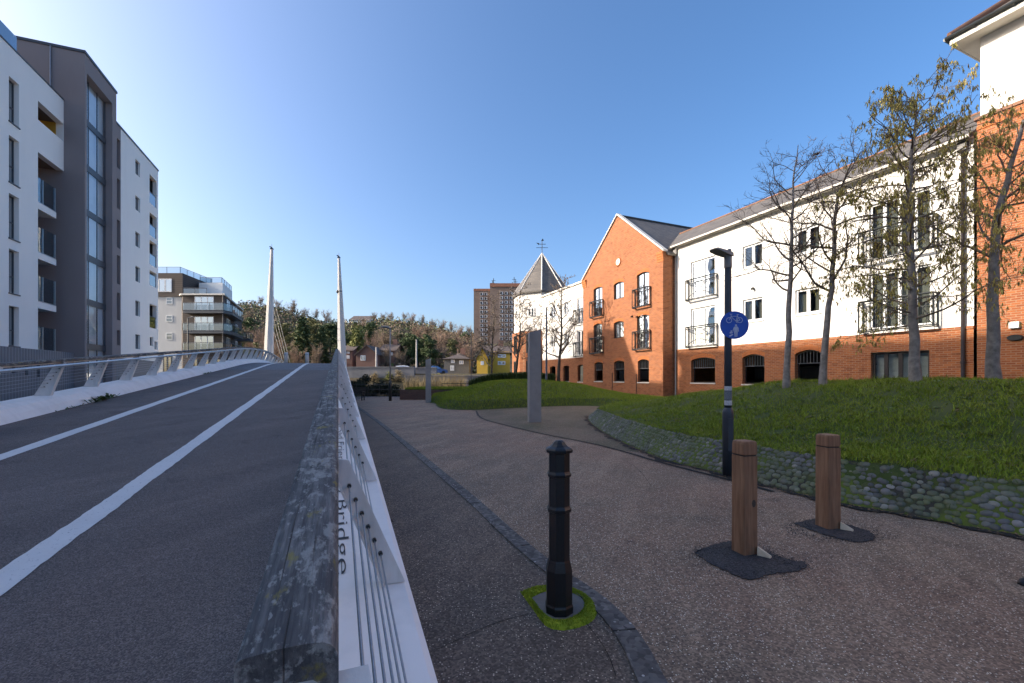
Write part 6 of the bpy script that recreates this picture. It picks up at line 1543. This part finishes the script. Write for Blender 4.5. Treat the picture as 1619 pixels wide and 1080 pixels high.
for u, Y, vt, sd, sp, lab in ((883, 33, 410, 31, 2.3, 'bare sapling in front of the white wing between the turret and the gable'), (856, 37, 440, 35, 1.7, 'very thin bare sapling between the standing stone and the green lamp column'), (815, 38, 425, 33, 2.6, 'dark bare tree standing directly in front of the brick turret'), (777, 41, 440, 37, 2.8, 'bare tree on the lawn in front of the yellow house and tower block')):
    b = NB(u, Y); H = CAM_H+(HV-vt)/FPX*Y-b[2]; near_tree('bare_tree', b, lab, sd, H*.86, .13 if u != 856 else .07, .24, sp, 26, bark='bark', group='bare young trees by the turret', rise=.5, l2=5, l3=6, wob=.13, upb=.04, twig_r=.013, thick=2.2)
# strap leaved planting on the mound by the turret
rg = np.random.default_rng(77); n = 8200
hx_ = rg.uniform(-3.2, 3.2, n); hy_ = 33.4+rg.uniform(-.9, .9, n)+.02*hx_**2; hz_2 = mound_z(hx_, hy_); k = hz_2 > .2
a = rg.uniform(0, 6.28, k.sum()); hh = rg.uniform(.35, .80, k.sum()); ln = rg.uniform(.1, .5, k.sum()); w_ = .016
P0 = np.stack([hx_[k], hy_[k], hz_2[k]-.02], -1); W = np.stack([-np.sin(a), np.cos(a), 0*a], -1)*w_; D = np.stack([np.cos(a), np.sin(a), 0*a], -1)
P1 = P0+np.stack([0*a, 0*a, hh*.75], -1)+D*(ln*.35)[:, None]; P2 = P0+np.stack([0*a, 0*a, hh*.9], -1)+D*ln[:, None]
V = np.stack([P0-W, P0+W, P1+W, P1-W, P2], 1).reshape(-1, 3); i = np.arange(k.sum())[:, None]*5
o = np_mesh('hedge', V, np.concatenate([i+np.array([[0, 1, 2]]), i+np.array([[0, 2, 3]]), i+np.array([[3, 2, 4]])]), M['hedge'], org=Vector((0, 33.4, 1.3)))
tag(o, 'low row of green strap leaved plants on the grass mound below the turret', 'hedge')

# ------------------------------------------------------------------ hill trees: a few kinds built once, then copied
def proto_bare(seed, mat, dense=1.0):
    rg = np.random.default_rng(seed); o = empty('bare_tree', (0, 0, 0), 'x', 'tree'); P, Rr = limb(rg, (0, 0, -.5), (0, 0, 1), 6.5, .26, .10, 7, .06, .02); B1 = []; B2 = []; B3 = []
    for k in range(13):
        f = .3+.7*k/13; p, d, r = at(P, Rr, f); B1.append(limb(rg, p, side_dir(rg, d, rg.uniform(.35, .95), k*2.4), rg.uniform(3.2, 5.2), .09, .03, 6, .12, .09))
    for p1, r1 in B1:
        for k in range(9): p, d, r = at(p1, r1, rg.uniform(.25, 1)); B2.append(limb(rg, p, side_dir(rg, d, rg.uniform(.4, 1)), rg.uniform(1.2, 2.6), .045, .022, 4, .15, .06))
    for p1, r1 in B2:
        for k in range(int(9*dense)): p, d, r = at(p1, r1, rg.uniform(.2, 1)); B3.append(limb(rg, p, side_dir(rg, d, rg.uniform(.4, 1.1)), rg.uniform(.6, 1.4), .022, .013, 3, .18, .05))
    V, F = tubes([(P, Rr)]+B1); np_mesh('trunk', V, F, M['bark'], o, True); V, F = tubes(B2+B3); np_mesh('crown', V, F, M[mat], o, True); return o, 10.8
def proto_conifer(seed, mat='leaf_dark'):
    rg = np.random.default_rng(seed); o = empty('conifer', (0, 0, 0), 'x', 'tree'); P, Rr = limb(rg, (0, 0, -.5), (0, 0, 1), 12, .24, .03, 10, .012, 0); B = []; CC = []
    for k in range(90):
        f = .08+.9*k/90; p, d, r = at(P, Rr, f); L = (2.9*(1-f)**.8+.25)*rg.uniform(.6, 1.15); q = limb(rg, p, side_dir(rg, d, 1.45, k*2.4), L, .04, .01, 5, .07, -.06); B.append(q)
        m_ = int(26*L)+8; ff = rg.uniform(.15, 1, m_); c = np.array([at(*q, x)[0] for x in ff]); CC.append(c+rg.normal(0, .16, (m_, 3))*np.array([1, 1, .7])-[0, 0, .08])
    V, F = tubes([(P, Rr)]+B); np_mesh('trunk', V, F, M['bark'], o, True); V, F = cards(np.concatenate(CC), .23, rg, .4); np_mesh('crown', V, F, M[mat], o); return o, 11.6
def proto_leafy(seed, mat, narrow=1.0, clumps=34, name='evergreen_tree', n=130):
    rg = np.random.default_rng(seed); o = empty(name, (0, 0, 0), 'x', 'tree'); P, Rr = limb(rg, (0, 0, -.5), (0, 0, 1), 8, .30, .08, 8, .05, .02); B = []; CC = []
    for k in range(clumps):
        f = .18+.82*rg.uniform()**.8; p, d, r = at(P, Rr, min(f, .99)); L = rg.uniform(.6, 3.4)*narrow*(1.25-.7*f); q = limb(rg, p, side_dir(rg, d, rg.uniform(.6, 1.3), k*2.4), L, .06, .02, 4, .12, .10); B.append(q)
        rad = rg.uniform(.45, .95); x = rg.normal(0, 1, (n, 3)); x /= np.linalg.norm(x, axis=1)[:, None]; CC.append(q[0][-1]+x*rad*rg.uniform(.45, 1.1, (n, 1))*np.array([1.15, 1.15, .75]))
    V, F = tubes([(P, Rr)]+B); np_mesh('trunk', V, F, M['bark'], o, True); V, F = cards(np.concatenate(CC), .17, rg); np_mesh('crown', V, F, M[mat], o); return o, 9.6
KIND = {'bare': [proto_bare(51, 'twig_far'), proto_bare(52, 'twig_far', 1.2), proto_bare(53, 'twig_pink', 1.3)],
        'con': [proto_conifer(61), proto_conifer(62)],
        'ever': [proto_leafy(71, 'leaf_dark'), proto_leafy(72, 'leaf_olive'), proto_leafy(73, 'leaf_dark', .8)],
        'ivy': [proto_leafy(81, 'leaf_mid', .38, 40, 'ivy_clad_tree')]}
used_p = set(); hill = []
def plant(kind, u, Y, vtop, vi=0, wide=1.0):
    x = (u-HU)/FPX*Y; z = hz_(x, Y); ztop = CAM_H+(HV-vtop)/FPX*Y; p, h = KIND[kind][vi % len(KIND[kind])]
    if p.name in used_p: o = copy_tree(p)
    else: o = p; used_p.add(p.name)
    k = max(.45, (ztop-z)/h); o.location = (x, Y, z-.1); o.scale = (k*wide, k*wide, k); o.rotation_euler = (0, 0, rng.uniform(0, 6.28)); hill.append((u, Y, kind, vi, o)); return o
sky_line = [(388, 492), (400, 488), (420, 487), (445, 482), (465, 474), (485, 486), (505, 487), (520, 488), (545, 496), (560, 497), (580, 496), (597, 498), (615, 496), (640, 512), (655, 503), (664, 500), (680, 506), (700, 505), (715, 509), (735, 515), (752, 518)]
SLU = np.array([p[0] for p in sky_line]); SLV = np.array([p[1] for p in sky_line])
for u, Y, v, vi in ((394, 150, 490, 0), (412, 178, 489, 1), (428, 182, 492, 0), (440, 175, 484, 1), (463, 170, 474, 0), (482, 178, 488, 1), (500, 180, 488, 0), (516, 172, 490, 2), (540, 184, 500, 1), (592, 178, 498, 0), (606, 182, 502, 1), (617, 168, 494, 1), (652, 172, 503, 2), (668, 172, 500, 0), (684, 168, 507, 1), (700, 170, 505, 2), (714, 168, 508, 0), (728, 166, 513, 2), (742, 168, 516, 1), (756, 170, 520, 0), (640, 180, 513, 1)):
    plant('bare', u, Y, v, vi, 1.0)
for u, Y, v, kd, vi, wd in ((390, 128, 496, 'ever', 0, 1), (404, 125, 515, 'bare', 2, 1.1), (420, 120, 520, 'bare', 2, 1.1), (436, 130, 512, 'ever', 1, 1.1), (452, 128, 508, 'ever', 1, 1.2), (447, 112, 535, 'bare', 2, 1.0), (470, 118, 520, 'ever', 1, 1.1), (481, 108, 498, 'con', 0, 1.15), (498, 122, 508, 'ever', 1, 1.2), (510, 110, 512, 'con', 1, .95), (522, 126, 503, 'ever', 2, 1.1), (494, 140, 500, 'ever', 1, 1.2), (538, 128, 507, 'ever', 2, 1.1), (545, 112, 520, 'ever', 0, 1.0), (560, 103, 500, 'ivy', 0, 1.0), (572, 135, 503, 'bare', 0, 1.1), (583, 128, 505, 'ever', 0, 1.15), (588, 112, 524, 'bare', 2, .9), (604, 125, 520, 'ever', 1, 1.0), (612, 118, 512, 'bare', 1, .9), (626, 122, 520, 'ever', 2, 1.0), (634, 118, 540, 'bare', 2, .8), (646, 108, 521, 'ever', 0, 1.05), (662, 112, 526, 'ever', 2, 1.1), (678, 106, 523, 'ever', 0, 1.05), (690, 120, 520, 'bare', 2, 1.1), (706, 130, 518, 'bare', 1, 1.2), (712, 118, 532, 'ever', 1, .9), (722, 126, 530, 'con', 0, 1.2), (733, 122, 524, 'bare', 2, 1.2), (744, 116, 540, 'bare', 2, 1.0), (755, 128, 528, 'bare', 1, 1.1), (738, 134, 522, 'ever', 0, 1.0), (696, 108, 545, 'bare', 2, .9), (720, 106, 552, 'bare', 2, .9), (660, 145, 512, 'bare', 2, 1.2), (676, 150, 512, 'bare', 1, 1.2), (560, 150, 506, 'ever', 2, 1.1), (590, 150, 506, 'ever', 0, 1.0), (536, 105, 540, 'ever', 0, .8), (610, 98, 545, 'bare', 0, .7), (632, 101, 548, 'bare', 1, .7), (470, 101, 548, 'bare', 2, .9), (500, 98, 540, 'bare', 1, .7), (455, 104, 545, 'ever', 1, .8), (425, 106, 540, 'bare', 2, .9), (408, 108, 538, 'ever', 1, .9)):
    plant(kd, u, Y, v, vi, wd)
words = {('bare', 0): 'bare grey brown tree', ('bare', 1): 'bare fine twigged brown tree', ('bare', 2): 'bare reddish brown tree', ('con', 0): 'dark pointed conifer', ('con', 1): 'dark narrow conifer', ('ever', 0): 'dark rounded evergreen', ('ever', 1): 'olive green evergreen', ('ever', 2): 'deep green evergreen', ('ivy', 0): 'tall narrow ivy covered tree'}
zones = [(0, 428, 'left of left mast'), (428, 530, 'between the masts'), (530, 600, 'between right mast and thick pole'), (600, 660, 'between the pale poles'), (660, 765, 'left of tower block')]
ords = ['', 'second ', 'third ', 'fourth ', 'fifth ', 'sixth ', 'seventh ']
cnt_ = {}
for u, Y, kind, vi, o in sorted(hill, key=lambda q: q[0]):
    zn = next(z[2] for z in zones if z[0] <= u < z[1]); row = 'on skyline' if Y > 160 else ('mid slope' if Y > 116 else 'at hill foot')
    key = (kind, vi, zn, row); k = cnt_.get(key, 0); cnt_[key] = k+1
    o['_key'] = str(key); o['_k'] = k
for u, Y, kind, vi, o in hill:
    zn = next(z[2] for z in zones if z[0] <= u < z[1]); row = 'on skyline' if Y > 160 else ('mid slope' if Y > 116 else 'at hill foot')
    tot = cnt_[(kind, vi, zn, row)]; k = o['_k']; pre = '' if tot == 1 else ('leftmost ' if k == 0 else ords[k].strip()+' from left ')
    wd = words[(kind, vi)]
    o['label'] = (f'{wd} {row} {zn}' if tot == 1 else f'{pre}{wd} {row} {zn}'); o['group'] = 'trees on the far hillside'
    del o['_key']; del o['_k']
# undergrowth covering the slope as one mass
rg = np.random.default_rng(91); n = 26000; yy = rg.uniform(97, 190, n); uu = rg.uniform(375, 765, n); xx = (uu-HU)/FPX*yy; zz = terrain(xx, yy)
cl = .5+.5*np.sin(xx*.35+np.sin(yy*.2)*2)*np.sin(yy*.3)
cc_ = np.stack([xx, yy, zz+rg.uniform(0, 1, n)**1.5*(.8+2.2*cl)], -1); V, F = cards(cc_, .38, rg); o = np_mesh('undergrowth', V, F, [M['leaf_olive'], M['twig_far'], M['leaf_dark']]); o.data.polygons.foreach_set('material_index', rg.choice([0, 1, 1, 2], n).astype(np.int32)); tag(o, kind='stuff')
# bushes and reeds at the river edge
def bush(u0, u1, Y, v0, zb_, lab, mat, n, size, name='bush', depth=1.3):
    rg = np.random.default_rng(int(u0*7)); x0, x1 = (u0-HU)/FPX*Y, (u1-HU)/FPX*Y; zt_ = CAM_H+(HV-v0)/FPX*Y; o = empty(name, ((x0+x1)/2, Y, zb_), lab, 'bush'); CC = []; B = []; K = max(8, int((x1-x0)*6))
    for k in range(K):
        a = rg.uniform(); hgt = (zt_-zb_)*(1-(2*a-1)**2*.75)*rg.uniform(.45, 1.0); c = np.array([x0+(x1-x0)*a, Y+rg.normal(0, depth*.5), zb_+hgt-.25]); B.append(limb(rg, (c[0]*.7+(x0+x1)*.15, Y, zb_), c-np.array([(x0+x1)/2, Y, zb_]), hgt, .03, .01, 4, .1, .1)); q = rg.normal(0, 1, (n//K, 3)); q /= np.linalg.norm(q, axis=1)[:, None]; CC.append(c+q*rg.uniform(.1, .5, (n//K, 1)))
    V, F = tubes(B); np_mesh('stems', V, F, M['bark'], o, True); V, F = cards(np.concatenate(CC), size, rg); V[:, 2] = np.maximum(V[:, 2], zb_-.3); np_mesh('foliage', V, F, M[mat], o); return o
bush(546, 596, 39.6, 588, -.6, 'large dark bramble bush behind the railing right of the bridge mast', 'leaf_bush', 5200, .10)
bush(585, 622, 40.6, 601, -.6, 'lower dark bush behind the railing left of the end lamp column', 'leaf_bush', 3200, .10)
bush(618, 634, 39.4, 607, -.4, 'small dark shrub between the end lamp column and the planter', 'leaf_bush', 1500, .08)
for u, lab in ((590, 'dry tuft of plants growing from the quay wall, leftmost of three'), (612, 'pale green tuft of plants on the quay wall, middle of three'), (630, 'spiky tuft of plants on the quay wall, rightmost of three')):
    bush(u-5, u+6, 58.0, 584, 1.2, lab, 'reed' if u != 612 else 'leaf_mid', 700, .07, 'wall_plant', .25)
rg = np.random.default_rng(99); n = 2600; u = rg.uniform(640, 735, n); Y = rg.uniform(47, 54, n); x = (u-HU)/FPX*Y; z0 = terrain(x, Y)
blades('reeds', x, Y, np.full(n, -.3), 1.9, .022, .35, M['reed'], 41)
# bird on a branch end of the left bare tree
bp = Vector(PX(1292, 243, 10.93)); m = MB(); ax = Vector((.93, .1, .28)).normalized(); K = .55
m.tube([bp+ax*q*K for q in (-.22, -.13, -.06, .02, .08, .10)], [r*K for r in (.012, .026, .052, .058, .035, .01)], 10)
m.tube([bp+(ax*q+Vector((0, 0, h)))*K for q, h in ((.06, .015), (.10, .035), (.14, .035), (.16, .03), (.20, .025))], [r*K for r in (.02, .036, .030, .012, .002)], 8)
m.bar(bp+Vector((0, 0, -.02)), bp+Vector((0, 0, -.06)), .004, 5)
tag(m.build('bird', M['ink'], None, bp), 'small dark bird perched high in the left bare tree against the sky', 'bird')
